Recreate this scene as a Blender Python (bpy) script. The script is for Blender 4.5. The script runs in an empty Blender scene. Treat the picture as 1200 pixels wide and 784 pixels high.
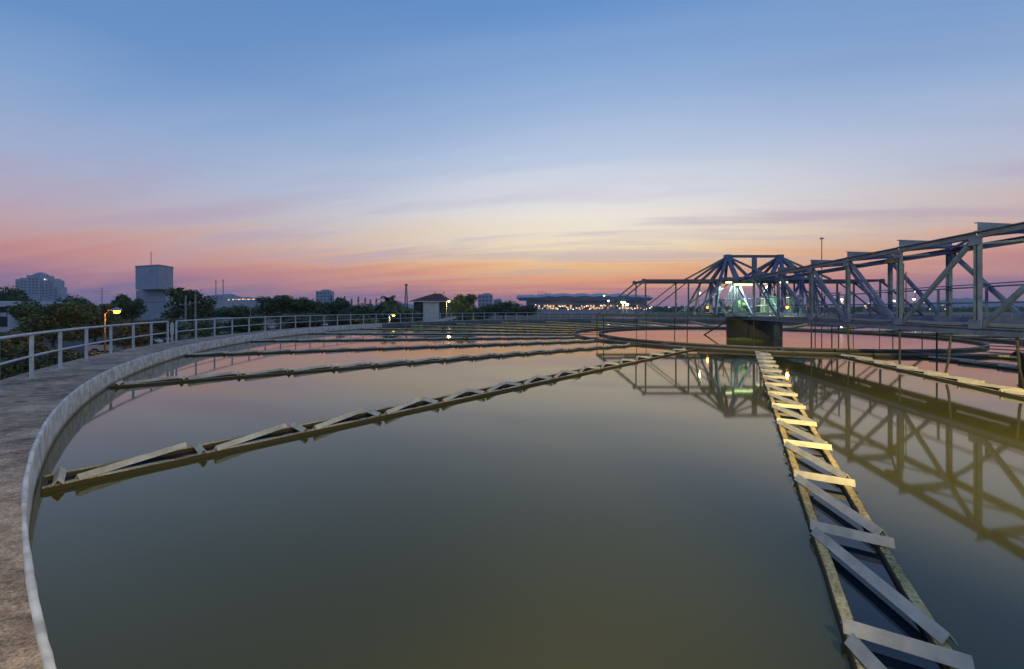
import bpy, bmesh, math, random
from mathutils import Vector, Matrix, noise as mnoise
R=math.radians; PI=math.pi
random.seed(7)
sc=bpy.context.scene; COL=sc.collection
# ---------------------------------------------------------------- measurements of the place (metres)
F=468.0; EYE=2.18; HY=362.08
CX,CY=19.56,32.34; RT=37.39; ZW=0.46; GZ=-2.8
def P(px,py,Y): return Vector(((px-600)/F*Y, Y, EYE-(py-HY)/F*Y))
def az(a,r,z=0.0): return Vector((CX-r*math.sin(R(a)),CY-r*math.cos(R(a)),z))
def lin(c):
    return tuple(((v/255)/12.92 if v/255<=0.04045 else ((v/255+0.055)/1.055)**2.4) for v in c)
# ---------------------------------------------------------------- materials
def newmat(name):
    m=bpy.data.materials.new(name); m.use_nodes=True
    nt=m.node_tree; b=nt.nodes['Principled BSDF']
    return m,nt,b
def mat(name,col,rough=.6,metal=0,var=.25,scale=3.0,col2=None,bump=0.0,bscale=None,stretch=None,spec=.5,thr=(.35,.65)):
    m,nt,b=newmat(name)
    tc=nt.nodes.new('ShaderNodeTexCoord'); mp=nt.nodes.new('ShaderNodeMapping')
    if stretch: mp.inputs['Scale'].default_value=stretch
    nt.links.new(tc.outputs['Object'],mp.inputs[0])
    n=nt.nodes.new('ShaderNodeTexNoise'); n.inputs['Scale'].default_value=scale; n.inputs['Detail'].default_value=7; n.inputs['Roughness'].default_value=.65
    nt.links.new(mp.outputs[0],n.inputs['Vector'])
    r=nt.nodes.new('ShaderNodeValToRGB'); r.color_ramp.elements[0].position=thr[0]; r.color_ramp.elements[1].position=thr[1]
    c2=col2 if col2 else tuple(v*(1-var) for v in col)
    r.color_ramp.elements[0].color=(*c2,1); r.color_ramp.elements[1].color=(*col,1)
    nt.links.new(n.outputs['Fac'],r.inputs[0]); nt.links.new(r.outputs[0],b.inputs['Base Color'])
    b.inputs['Roughness'].default_value=rough; b.inputs['Metallic'].default_value=metal
    b.inputs['Specular IOR Level'].default_value=spec
    if bump:
        n2=nt.nodes.new('ShaderNodeTexNoise'); n2.inputs['Scale'].default_value=bscale or scale*4; n2.inputs['Detail'].default_value=6
        nt.links.new(mp.outputs[0],n2.inputs['Vector'])
        bp=nt.nodes.new('ShaderNodeBump'); bp.inputs['Strength'].default_value=bump; bp.inputs['Distance'].default_value=.02
        nt.links.new(n2.outputs['Fac'],bp.inputs['Height']); nt.links.new(bp.outputs[0],b.inputs['Normal'])
    return m
def emis(name,col,s):
    m,nt,b=newmat(name); b.inputs['Base Color'].default_value=(*col,1)
    b.inputs['Emission Color'].default_value=(*col,1); b.inputs['Emission Strength'].default_value=s
    return m
M={}
M['paint']=mat('blue_grey_paint',(.085,.15,.32),.45,.15,.5,2.5,bump=.15)
M['paint_dark']=mat('dark_blue_paint',(.06,.11,.17),.5,.1,.35,3)
M['rail']=mat('rail_paint',(.46,.57,.64),.45,.1,.3,5,bump=.1)
M['deck']=mat('deck_steel',(.12,.19,.26),.6,.2,.4,4)
M['red_glow_strip']=mat('red_glow_strip',(.30,.09,.05),.6,0,.4,4)
M['rod']=mat('hanger_steel',(.07,.07,.075),.6,.4,.5,8)
M['pier']=mat('pier_concrete',(.055,.058,.066),.8,0,.35,1.2,bump=.3,bscale=18)
M['board']=mat('weir_board',(.60,.57,.45),.55,0,.42,4,bump=.2,bscale=30,thr=(.3,.6))
M['white']=mat('white_wall',(.62,.64,.66),.8,0,.2,.5)
M['grey_conc']=mat('tower_concrete',(.42,.46,.54),.85,0,.22,.35,bump=.1)
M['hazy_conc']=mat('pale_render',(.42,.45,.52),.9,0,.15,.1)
M['roof_red']=mat('red_roof_tiles',(.14,.045,.04),.8,0,.4,1.2)
M['far_win']=mat('far_window',(.13,.15,.19),.4,0,.3,1)
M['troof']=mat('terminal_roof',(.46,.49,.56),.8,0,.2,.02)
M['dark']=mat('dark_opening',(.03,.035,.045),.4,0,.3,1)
M['bark']=mat('bark',(.10,.075,.055),.9,0,.5,4,bump=.4)
M['leafA']=mat('leaves_dark',(.080,.145,.035),.6,0,.6,.9,thr=(.3,.7))
M['leafB']=mat('leaves_mid',(.110,.170,.045),.6,0,.6,.9,thr=(.3,.7))
M['leafC']=mat('leaves_olive',(.135,.155,.050),.6,0,.6,.9,thr=(.3,.7))
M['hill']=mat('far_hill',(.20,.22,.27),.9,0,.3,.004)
M['pole']=mat('pole_concrete',(.35,.34,.33),.8,0,.3,2)
M['galv']=mat('galvanised',(.40,.42,.44),.4,.6,.3,6)
M['mast']=mat('mast_steel',(.25,.12,.10),.6,.3,.4,1)
M['tyre']=mat('tyre',(.02,.02,.02),.8)
M['glass']=mat('window_glass',(.03,.04,.06),.12,0,.2,1)
M['car_silver']=mat('car_silver',(.45,.42,.42),.3,.5,.05,1)
M['car_red']=mat('car_maroon',(.28,.08,.07),.3,.3,.05,1)
M['car_white']=mat('car_white',(.7,.7,.7),.3,.0,.05,1)
M['cab_green']=mat('cabinet_green',(.12,.26,.19),.45,.1,.2,2)
M['cab_grey']=mat('cabinet_grey',(.35,.38,.36),.45,.1,.2,2)
M['e_tube']=emis('lamp_tube',(.75,1.0,.45),3.5)
M['e_flood']=emis('lamp_flood',(.9,1.0,.40),12)
M['e_orange']=emis('lamp_sodium',(1.0,.36,.03),9)
M['e_orange2']=emis('lamp_sodium_small',(1.0,.30,.04),3)
M['e_yellow']=emis('lamp_yellow',(.95,.95,.05),4.5)
M['e_win']=emis('lit_window',(1.0,.58,.24),.9)
M['e_win2']=emis('lit_window_white',(1.0,.85,.5),1.3)
M['e_white']=emis('lamp_white',(1,.92,.75),5)
M['e_warm']=emis('lamp_warm',(1,.62,.22),3)
# walkway: brown cast concrete, brushed streaks, damp patches, grit
def walkway_mat():
    m,nt,b=newmat('walkway_concrete'); N=nt.nodes.new; L=nt.links.new
    tc=N('ShaderNodeTexCoord')
    def noise(sc_,det,st=None,rough=.6):
        mp=N('ShaderNodeMapping'); L(tc.outputs['Object'],mp.inputs[0])
        if st: mp.inputs['Scale'].default_value=st[0]; mp.inputs['Rotation'].default_value=st[1]
        n=N('ShaderNodeTexNoise'); n.inputs['Scale'].default_value=sc_; n.inputs['Detail'].default_value=det; n.inputs['Roughness'].default_value=rough
        L(mp.outputs[0],n.inputs['Vector']); return n
    a=noise(1.1,8); s=noise(3.6,9,((1,2.4,1),(0,0,R(-35))),.72); g=noise(55,5,None,.8)
    r1=N('ShaderNodeValToRGB'); e=r1.color_ramp.elements
    e[0].position=.40; e[0].color=(.13,.09,.06,1); e[1].position=.60; e[1].color=(.66,.50,.34,1)
    mx=N('ShaderNodeMath'); mx.operation='MULTIPLY_ADD'; mx.inputs[1].default_value=.55; 
    L(s.outputs['Fac'],mx.inputs[0])
    m2=N('ShaderNodeMath'); m2.operation='MULTIPLY'; m2.inputs[1].default_value=.45; L(a.outputs['Fac'],m2.inputs[0]); L(m2.outputs[0],mx.inputs[2])
    L(mx.outputs[0],r1.inputs[0])
    r2=N('ShaderNodeValToRGB'); r2.color_ramp.elements[0].position=.36; r2.color_ramp.elements[0].color=(.32,.32,.34,1); r2.color_ramp.elements[1].position=.62; r2.color_ramp.elements[1].color=(1.3,1.3,1.3,1)
    L(g.outputs['Fac'],r2.inputs[0])
    mm=N('ShaderNodeMix'); mm.data_type='RGBA'; mm.blend_type='MULTIPLY'; mm.inputs['Factor'].default_value=1
    L(r1.outputs[0],mm.inputs['A']); L(r2.outputs[0],mm.inputs['B']); L(mm.outputs['Result'],b.inputs['Base Color'])
    b.inputs['Roughness'].default_value=.85
    bp=N('ShaderNodeBump'); bp.inputs['Strength'].default_value=.5; bp.inputs['Distance'].default_value=.012
    L(g.outputs['Fac'],bp.inputs['Height']); L(bp.outputs[0],b.inputs['Normal'])
    return m
M['walk']=walkway_mat()
# white painted kerb / wall with tide line of algae
def tide_mat(name,base,base2,moss,z0,z1,sc_=1.3,dark_far=None):
    m,nt,b=newmat(name); N=nt.nodes.new; L=nt.links.new
    tc=N('ShaderNodeTexCoord'); geo=N('ShaderNodeNewGeometry'); sx=N('ShaderNodeSeparateXYZ'); L(geo.outputs['Position'],sx.inputs[0])
    n=N('ShaderNodeTexNoise'); n.inputs['Scale'].default_value=sc_; n.inputs['Detail'].default_value=8; L(tc.outputs['Object'],n.inputs['Vector'])
    n3=N('ShaderNodeTexNoise'); n3.inputs['Scale'].default_value=sc_*14; n3.inputs['Detail'].default_value=6; L(tc.outputs['Object'],n3.inputs['Vector'])
    r=N('ShaderNodeValToRGB'); r.color_ramp.elements[0].position=.35; r.color_ramp.elements[1].position=.65
    r.color_ramp.elements[0].color=(*base2,1); r.color_ramp.elements[1].color=(*base,1); L(n.outputs['Fac'],r.inputs[0])
    # tide factor from world height + noise
    ma=N('ShaderNodeMath'); ma.operation='MULTIPLY_ADD'; ma.inputs[1].default_value=(z1-z0)*2.2; L(n3.outputs['Fac'],ma.inputs[0])
    ms=N('ShaderNodeMath'); ms.operation='SUBTRACT'; L(sx.outputs['Z'],ms.inputs[0]); ms.inputs[1].default_value=(z1-z0)*1.1
    L(ms.outputs[0],ma.inputs[2])
    mr=N('ShaderNodeMapRange'); mr.inputs['From Min'].default_value=z0; mr.inputs['From Max'].default_value=z1; mr.inputs['To Min'].default_value=1; mr.inputs['To Max'].default_value=0
    L(ma.outputs[0],mr.inputs['Value'])
    mm=N('ShaderNodeMix'); mm.data_type='RGBA'; L(mr.outputs[0],mm.inputs['Factor']); L(r.outputs[0],mm.inputs['A']); mm.inputs['B'].default_value=(*moss,1)
    L(mm.outputs['Result'],b.inputs['Base Color']); b.inputs['Roughness'].default_value=.75
    bp=N('ShaderNodeBump'); bp.inputs['Strength'].default_value=.35; bp.inputs['Distance'].default_value=.01; L(n3.outputs['Fac'],bp.inputs['Height']); L(bp.outputs[0],b.inputs['Normal'])
    return m
M['kerb']=tide_mat('kerb_white_paint',(.76,.75,.70),(.42,.42,.37),(.16,.13,.05),.015,.10,4.5)
M['launder']=tide_mat('trough_concrete',(.82,.64,.27),(.44,.32,.11),(.050,.040,.016),.053,.063,2.6)
M['ring']=tide_mat('ring_concrete',(.20,.20,.19),(.10,.10,.09),(.04,.036,.03),.06,.11,1.2)
M['channel']=mat('channel_water',(.010,.018,.030),.03,0,.2,1)
def water_mat():
    m,nt,b=newmat('still_tank_water'); N=nt.nodes.new; L=nt.links.new
    tc=N('ShaderNodeTexCoord')
    n=N('ShaderNodeTexNoise'); n.inputs['Scale'].default_value=.075; n.inputs['Detail'].default_value=2.5; n.inputs['Distortion'].default_value=.6; L(tc.outputs['Object'],n.inputs['Vector'])
    r=N('ShaderNodeValToRGB'); r.color_ramp.elements[0].position=.34; r.color_ramp.elements[1].position=.66
    r.color_ramp.elements[0].color=(.050,.050,.015,1); r.color_ramp.elements[1].color=(.108,.098,.020,1)
    L(n.outputs['Fac'],r.inputs[0]); L(r.outputs[0],b.inputs['Base Color'])
    b.inputs['Roughness'].default_value=.045; b.inputs['IOR'].default_value=1.46
    n2=N('ShaderNodeTexNoise'); n2.inputs['Scale'].default_value=.8; n2.inputs['Detail'].default_value=2
    mp=N('ShaderNodeMapping'); mp.inputs['Scale'].default_value=(1,1,1); L(tc.outputs['Object'],mp.inputs[0]); L(mp.outputs[0],n2.inputs['Vector'])
    bp=N('ShaderNodeBump'); bp.inputs['Strength'].default_value=.04; bp.inputs['Distance'].default_value=.02; L(n2.outputs['Fac'],bp.inputs['Height']); L(bp.outputs[0],b.inputs['Normal'])
    return m
M['water']=water_mat()
def ground_mat():
    m,nt,b=newmat('ground_soil_grass'); N=nt.nodes.new; L=nt.links.new
    tc=N('ShaderNodeTexCoord')
    n=N('ShaderNodeTexNoise'); n.inputs['Scale'].default_value=.02; n.inputs['Detail'].default_value=8; L(tc.outputs['Object'],n.inputs['Vector'])
    n2=N('ShaderNodeTexNoise'); n2.inputs['Scale'].default_value=1.5; n2.inputs['Detail'].default_value=8; L(tc.outputs['Object'],n2.inputs['Vector'])
    r=N('ShaderNodeValToRGB'); e=r.color_ramp.elements; e[0].position=.44; e[0].color=(.06,.085,.03,1); e[1].position=.56; e[1].color=(.17,.13,.085,1)
    L(n.outputs['Fac'],r.inputs[0])
    r2=N('ShaderNodeValToRGB'); r2.color_ramp.elements[0].color=(.6,.6,.6,1); r2.color_ramp.elements[1].color=(1.2,1.2,1.2,1); L(n2.outputs['Fac'],r2.inputs[0])
    mm=N('ShaderNodeMix'); mm.data_type='RGBA'; mm.blend_type='MULTIPLY'; mm.inputs['Factor'].default_value=1; L(r.outputs[0],mm.inputs['A']); L(r2.outputs[0],mm.inputs['B'])
    L(mm.outputs['Result'],b.inputs['Base Color']); b.inputs['Roughness'].default_value=.95
    return m
M['ground']=ground_mat()
M['asphalt']=mat('asphalt',(.075,.065,.06),.85,0,.4,.8,bump=.2)
M['soil']=mat('bare_soil',(.10,.075,.05),.95,0,.3,.05)
M['lawn']=mat('lawn',(.13,.17,.05),.95,0,.35,.05)
# ---------------------------------------------------------------- mesh builder
class MB:
    def __init__(s): s.bm=bmesh.new()
    def quad(s,*ps):
        vs=[s.bm.verts.new(p) for p in ps]; s.bm.faces.new(vs)
    def box(s,c,d,rz=0,mtx=None):
        r=bmesh.ops.create_cube(s.bm,size=1.0)
        T=Matrix.Translation(Vector(c))@Matrix.Rotation(rz,4,'Z')@Matrix.Diagonal((*d,1))
        if mtx: T=mtx@T
        bmesh.ops.transform(s.bm,matrix=T,verts=r['verts']); return s
    def beam(s,a,b,w,h,up=(0,0,1),kind='box'):
        a=Vector(a); b=Vector(b); d=b-a; L=d.length; x=d/L; u=Vector(up)
        y=u.cross(x)
        if y.length<1e-3: y=Vector((1,0,0)).cross(x)
        y.normalize(); z=x.cross(y)
        T=Matrix((( x.x,y.x,z.x,a.x),(x.y,y.y,z.y,a.y),(x.z,y.z,z.z,a.z),(0,0,0,1)))
        if kind=='box': parts=[((L/2,0,0),(L,w,h))]
        elif kind=='I':   # flanges top and bottom, web between
            t=min(.018+.04*h,.03)
            parts=[((L/2,0,h/2-t/2),(L,w,t)),((L/2,0,-h/2+t/2),(L,w,t)),((L/2,0,0),(L,.02,h-2*t))]
        elif kind=='U':
            t=.02
            parts=[((L/2,0,h/2-t/2),(L,w,t)),((L/2,0,-h/2+t/2),(L,w,t)),((L/2,-w/2+t/2,0),(L,t,h-2*t))]
        for c,dm in parts: s.box(c,dm,0,T)
        return s
    def tube(s,pts,r,n=8,closed=False):
        pts=[Vector(p) for p in pts]; rings=[]
        m=len(pts)
        for i,p in enumerate(pts):
            if closed: d=pts[(i+1)%m]-pts[i-1]
            else: d=pts[min(i+1,m-1)]-pts[max(i-1,0)]
            d.normalize(); u=Vector((0,0,1)) if abs(d.z)<.95 else Vector((1,0,0))
            a=d.cross(u).normalized(); b=a.cross(d)
            rr=r[i] if isinstance(r,(list,tuple)) else r
            rings.append([s.bm.verts.new(p+rr*(math.cos(2*PI*k/n)*a+math.sin(2*PI*k/n)*b)) for k in range(n)])
        for i in range(m if closed else m-1):
            A=rings[i];B=rings[(i+1)%m]
            for k in range(n): s.bm.faces.new((A[k],A[(k+1)%n],B[(k+1)%n],B[k]))
        if not closed:
            s.bm.faces.new(rings[0][::-1]); s.bm.faces.new(rings[-1])
        return s
    def lathe(s,prof,n=32,c=(0,0,0),a0=0,a1=2*PI,wob=None):
        full=abs(a1-a0-2*PI)<1e-6; rows=[]
        cnt=n if full else n+1
        for i in range(cnt):
            t=a0+(a1-a0)*i/n; row=[]
            for j,(r,z) in enumerate(prof):
                dr,dz=(wob(t,j) if wob else (0,0))
                row.append(s.bm.verts.new((c[0]+(r+dr)*math.cos(t),c[1]+(r+dr)*math.sin(t),c[2]+z+dz)))
            rows.append(row)
        for i in range(n):
            A=rows[i];B=rows[(i+1)%cnt]
            for j in range(len(prof)-1): s.bm.faces.new((A[j],B[j],B[j+1],A[j+1]))
        return s
    def ball(s,c,r,n=12):
        q=bmesh.ops.create_uvsphere(s.bm,u_segments=n,v_segments=max(6,n//2),radius=r)
        bmesh.ops.translate(s.bm,verts=q['verts'],vec=Vector(c)); return s
    def build(s,name,m,parent=None,smooth=False,bevel=0,fixn=True):
        if fixn: bmesh.ops.recalc_face_normals(s.bm,faces=s.bm.faces)
        me=bpy.data.meshes.new(name); s.bm.to_mesh(me); s.bm.free()
        me.materials.append(m)
        if smooth:
            for p in me.polygons: p.use_smooth=True
        o=bpy.data.objects.new(name,me); COL.objects.link(o)
        if parent: o.parent=parent
        if bevel:
            bv=o.modifiers.new('bevel','BEVEL'); bv.width=bevel; bv.segments=2; bv.limit_method='ANGLE'
        return o
def tag(o,label=None,cat=None,group=None,kind=None):
    if label: o['label']=label
    if cat: o['category']=cat
    if group: o['group']=group
    if kind: o['kind']=kind
    return o
def empty(name,loc=(0,0,0),rz=0,label=None,cat=None,group=None):
    o=bpy.data.objects.new(name,None); COL.objects.link(o); o.location=loc; o.rotation_euler.z=rz
    o.empty_display_size=.3
    tag(o,label,cat,group); return o
def kids(o): return [c for c in bpy.data.objects if c.parent==o]
def copy_tree(o,parent=None):
    c=o.copy(); COL.objects.link(c); c.parent=parent
    for k in KIDS.get(o.name,[]) : copy_tree(k,c)
    return c
KIDS={}
def cache(root):
    def rec(o):
        ks=kids(o); KIDS[o.name]=ks
        for k in ks: rec(k)
    rec(root)
# ---------------------------------------------------------------- SETTING
def disc(name,r,z,m,n=128,c=(0,0)):
    b=MB(); vs=[b.bm.verts.new((c[0]+r*math.cos(2*PI*i/n),c[1]+r*math.sin(2*PI*i/n),z)) for i in range(n)]
    b.bm.faces.new(vs); return b.build(name,m)
g=disc('ground',9000,GZ,M['ground']); tag(g,kind='structure')
b=MB()
vs=[(CX+(RT+.05)*math.cos(2*PI*i/256),CY+(RT+.05)*math.sin(2*PI*i/256),0) for i in range(256)]
b.bm.faces.new([b.bm.verts.new(v) for v in vs])
tag(b.build('water',M['water']),kind='structure')
def wob(t,j):
    p=Vector((math.cos(t)*37,math.sin(t)*37,j*.3))
    return (mnoise.noise(p*1.1)*.006+mnoise.noise(p*7)*.004+mnoise.noise(p*24)*.003, mnoise.noise(p*2.3+Vector((5,5,5)))*.006 if j>1 else 0)
# walkway slab
b=MB(); b.lathe([(RT+.035,ZW),(39.15,ZW),(39.17,ZW-.02),(39.17,ZW-.22)],720,(CX,CY,0))
tag(b.build('walkway',M['walk']),kind='structure')
tw=empty('tank_wall',(CX,CY,0),0,'round concrete tank wall with a white painted kerb holding the water','tank wall')
b=MB(); b.lathe([(RT,-.9),(RT,.10),(RT,.3),(RT+.004,.445),(RT+.012,.470),(RT+.034,.474),(RT+.042,.466),(RT+.046,.40)],900,(0,0,0),R(-202),R(-50),wob=wob)
b.build('kerb',M['kerb'],tw,smooth=True)
M['dark_far']=tide_mat('dark_far_concrete',(.15,.18,.20),(.09,.12,.13),(.05,.05,.03),.01,.07,1.2)  # same wall profile, darker colour along the far stretch
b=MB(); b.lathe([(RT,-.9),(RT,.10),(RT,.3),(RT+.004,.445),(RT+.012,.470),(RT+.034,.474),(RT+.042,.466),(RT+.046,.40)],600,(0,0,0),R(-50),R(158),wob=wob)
b.build('dark_far_wall',M['dark_far'],tw,smooth=True)['label']='darker far stretch of the tank wall'
b=MB(); b.lathe([(38.95,ZW-.22),(38.95,GZ-.1)],256,(0,0,0)); b.build('outer_wall',M['pier'],tw)
# soil band and lawn far beyond the tank, parking lot by the trees
def patch(name,pts,z,m):
    b=MB(); b.bm.faces.new([b.bm.verts.new((x,y,z)) for x,y in pts]); return tag(b.build(name,m),kind='structure')
patch('bare_field',[(-25,120),(900,120),(1100,430),(-10,430)],GZ+.02,M['soil'])
patch('lawn',[(-20,440),(1500,440),(1700,800),(-20,800)],GZ+.02,M['lawn'])  # lit look of the far lawn put into its lighter green
patch('car_park',[(-62,34),(-27,52),(-30,66),(-75,66)],GZ+.02,M['asphalt'])
# hills
def hill(name,x0,x1,Y,h,seed,label=None):
    b=MB(); n=60; top=[]
    random.seed(seed)
    rows=[]
    for j,(dy,f) in enumerate([(-260,0),(-140,.55),(0,1),(160,.6),(300,0)]):
        row=[]
        for i in range(n+1):
            t=i/n; env=max(0,math.sin(PI*t))**.6
            hh=h*env*(.72+.4*mnoise.noise(Vector((t*5,seed,j*.2)))+.1*mnoise.noise(Vector((t*26,seed,j))))
            row.append(b.bm.verts.new((x0+(x1-x0)*t,Y+dy,GZ-1+max(0,hh*f))))
        rows.append(row)
    for j in range(4):
        for i in range(n): b.bm.faces.new((rows[j][i],rows[j][i+1],rows[j+1][i+1],rows[j+1][i]))
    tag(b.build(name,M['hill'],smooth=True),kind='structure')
hill('hills',-1750,-1180,2100,92,3)
hill('hills',2350,3600,2500,95,5)
hill('hills',300,1300,3200,70,9)
hill('hills',-1100,-500,2900,80,12)
# ---------------------------------------------------------------- RADIAL WEIR TROUGHS
XK=[37.20-1.4*k for k in range(17)]
HWID=.28; ZT=.06
def roof_board(b,a,c,w=.050,h=.070,t=.009):
    a=Vector(a); c=Vector(c); d=(c-a); L=d.length; x=d/L; y=Vector((0,0,1)).cross(x).normalized()
    pr=[(-w,0),(0,h),(w,0),(w-.008,-t*.2),(0,h-t*1.5),(-w+.008,-t*.2)]
    A=[b.bm.verts.new(a+y*p[0]+Vector((0,0,p[1]))) for p in pr]; B=[b.bm.verts.new(c+y*p[0]+Vector((0,0,p[1]))) for p in pr]
    for i in range(6):
        j=(i+1)%6; b.bm.faces.new((A[i],A[j],B[j],B[i]))
    b.bm.faces.new((A[0],A[1],A[4],A[5])); b.bm.faces.new((A[1],A[2],A[3],A[4])); b.bm.faces.new((B[5],B[4],B[1],B[0])); b.bm.faces.new((B[4],B[3],B[2],B[1]))
def wall_strip(b,y,seed):
    n=140; w=.042; x0=14.45; x1=37.33; rows=[]
    for i in range(n+1):
        x=x0+(x1-x0)*i/n; j1=mnoise.noise(Vector((x*2.3,seed,0)))*.008; j2=mnoise.noise(Vector((x*3.1,seed+7,0)))*.008; dz=mnoise.noise(Vector((x*1.1,seed+3,0)))*.006
        ww=w*1.08
        rows.append([b.bm.verts.new(p) for p in ((x,y-w+j1,-.35),(x,y-w+j1,ZT-.012+dz),(x,y-w+.01+j1,ZT+dz),(x,y+w-.01+j2,ZT+dz),(x,y+w+j2,ZT-.012+dz),(x,y+w+j2,-.35))])
    for i in range(n):
        for j in range(5): b.bm.faces.new((rows[i][j],rows[i+1][j],rows[i+1][j+1],rows[i][j+1]))
    b.bm.faces.new(rows[0]); b.bm.faces.new(rows[-1][::-1])
def make_trough():
    root=empty('weir_trough',(CX,CY,0))
    for s,sd in ((-1,2.0),(1,9.0)):
        b=MB(); wall_strip(b,s*(HWID-.042),sd); b.build('trough_wall',M['launder'],root)
    b=MB(); b.box((37.32,0,-.1),(.05,.5,.30)); b.build('end_plate',M['launder'],root)
    b=MB(); b.quad((14.5,-HWID+.05,.006),(37.3,-HWID+.05,.006),(37.3,HWID-.05,.006),(14.5,HWID-.05,.006)); b.build('channel_water',M['channel'],root)
    rnd=random.Random(3)
    for k,x in enumerate(XK):
        if x<14.9: continue
        b=MB(); j=rnd.uniform(-.012,.012)
        roof_board(b,(x+j,-HWID-.01,ZT+.007),(x-j,HWID+.03,ZT+.009)); b.build('cross_board',M['board'],root)
        if k+1<len(XK)+1 and x-1.4>14.4:
            x2=x-1.4
            b=MB(); j=rnd.uniform(-.015,.015)
            roof_board(b,(x2+.13+j,-HWID+.02,ZT+.012),(x-.15+j,HWID-.01,ZT+.010)); b.build('diagonal_board',M['board'],root)
    return root
def rot_for(a): return math.atan2(-math.cos(R(a)),-math.sin(R(a)))
T0=29.85; DA=360/28
tr=make_trough(); cache(tr)
full={ -2:'long radial weir trough crossing behind the bridge hangers at the right edge',
 -1:'radial weir trough lying in the water right under the near edge of the steel bridge',
 0:'big zigzag boarded weir trough running straight away at the right of the foreground water',
 1:'yellow lit zigzag weir trough meeting the white tank wall nearest the camera at left',
 2:'second weir trough from the front along the left wall, ending at the kerb',
 3:'third weir trough from the front along the left wall',
 4:'fourth weir trough from the front along the left wall',
 5:'fifth weir trough from the front along the left wall'}
GRP='radial weir troughs of the round tank'
first=True
for k,lb in full.items():
    o=tr if first else copy_tree(tr); first=False
    o.rotation_euler.z=rot_for(T0+DA*k); tag(o,lb,'weir trough',GRP)
b=MB()
for s,sd in ((-1,2.0),(1,9.0)): wall_strip(b,s*(HWID-.042),sd)
b.box((37.32,0,-.1),(.05,.5,.30))
for x in XK:
    roof_board(b,(x,-HWID-.01,ZT+.007),(x,HWID+.03,ZT+.009))
    if x-1.4>14.4: roof_board(b,(x-1.4+.13,-HWID+.02,ZT+.012),(x-.15,HWID-.01,ZT+.01))
sm=b.build('weir_trough',M['launder']); sm.location=(CX,CY,0)
ordn={6:'sixth',7:'seventh',8:'eighth',9:'ninth',10:'tenth',11:'eleventh',12:'twelfth',13:'thirteenth'}
first=True
for k in list(range(6,26)):
    o=sm if first else sm.copy()
    if not first: COL.objects.link(o)
    first=False
    o.rotation_euler.z=rot_for(T0+DA*k)
    if k in ordn: lb=ordn[k]+' weir trough from the front, a thin dark line far across the water'
    elif k<19: lb='thin distant weir trough on the far side of the tank behind the central pier'
    else: lb='dim weir trough on the far right of the tank behind the steel bridge'
    tag(o,lb,'weir trough',GRP)
b=MB(); rnd=random.Random(31)
ang=rot_for(T0); ca,sa=math.cos(ang),math.sin(ang)
for i in range(2600):
    r_=rnd.uniform(19,33.2) if rnd.random()<.7 else rnd.uniform(28,31.5)
    if mnoise.noise(Vector((r_*1.4,rnd.choice((0,9)),1)))<-.05: continue
    y_=rnd.choice((-1,1))*(HWID-.042)+rnd.gauss(0,.04); q=Vector((CX+r_*ca-y_*sa,CY+r_*sa+y_*ca,max(.004,ZT*rnd.uniform(.1,1.05)) if abs(abs(y_)-HWID+.042)<.045 else .008))
    u=Vector((rnd.gauss(0,1),rnd.gauss(0,1),rnd.gauss(0,.25))).normalized()*rnd.uniform(.012,.04); v=Vector((rnd.gauss(0,1),rnd.gauss(0,1),rnd.gauss(.3,.5))).normalized()*rnd.uniform(.004,.014)
    b.quad(q-u,q-v,q+u,q+v)
tag(b.build('algae_growth',mat('dry_algae',(.34,.25,.10),.9,0,.6,6),fixn=False),'tufts of dry brown algae clinging to the edges of the front trough','algae',kind='stuff')
# ring channel
rg=empty('ring_channel',(CX,CY,0),0,'dark circular collecting channel around the central pier','ring channel')
def rwob(t,j): 
    p=Vector((math.cos(t)*14,math.sin(t)*14,j*.1)); return (mnoise.noise(p*1.3)*.012,mnoise.noise(p*1.9)*.008)
for nm,r in (('inner_rim',12.12),('outer_rim',14.3)):
    b=MB(); b.lathe([(r,-.4),(r,.13),(r+.02,.15),(r+.13,.15),(r+.15,.13),(r+.15,-.4)],320,wob=rwob); b.build(nm,M['ring'],rg,smooth=False)
b=MB()
for i in range(56):
    a=2*PI*i/56; b.beam((12.2*math.cos(a),12.2*math.sin(a),.10),(14.35*math.cos(a),14.35*math.sin(a),.10),.05,.05)
# a few visible tie bars only at launder joints
b.bm.free()
for i in range(14):
    a=2*PI*(i+.5)/14; b=MB(); b.beam((12.27*math.cos(a),12.27*math.sin(a),.09),(14.3*math.cos(a),14.3*math.sin(a),.09),.07,.06); b.build('tie_bar',M['ring'],rg)
# ---------------------------------------------------------------- CENTRE PIER
pr=empty('center_pier',(CX,CY,0),0,'dark round concrete pier standing in the middle of the tank under the bridge','pier')
b=MB(); b.lathe([(0.01,1.46),(1.93,1.46),(1.95,1.44),(1.95,-.8)],64); b.build('pier_shaft',M['pier'],pr,smooth=False)
b=MB(); b.lathe([(1.95,1.30),(2.05,1.32),(2.05,1.44),(1.95,1.455)],64); b.build('cap_ring',M['paint_dark'],pr)
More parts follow.
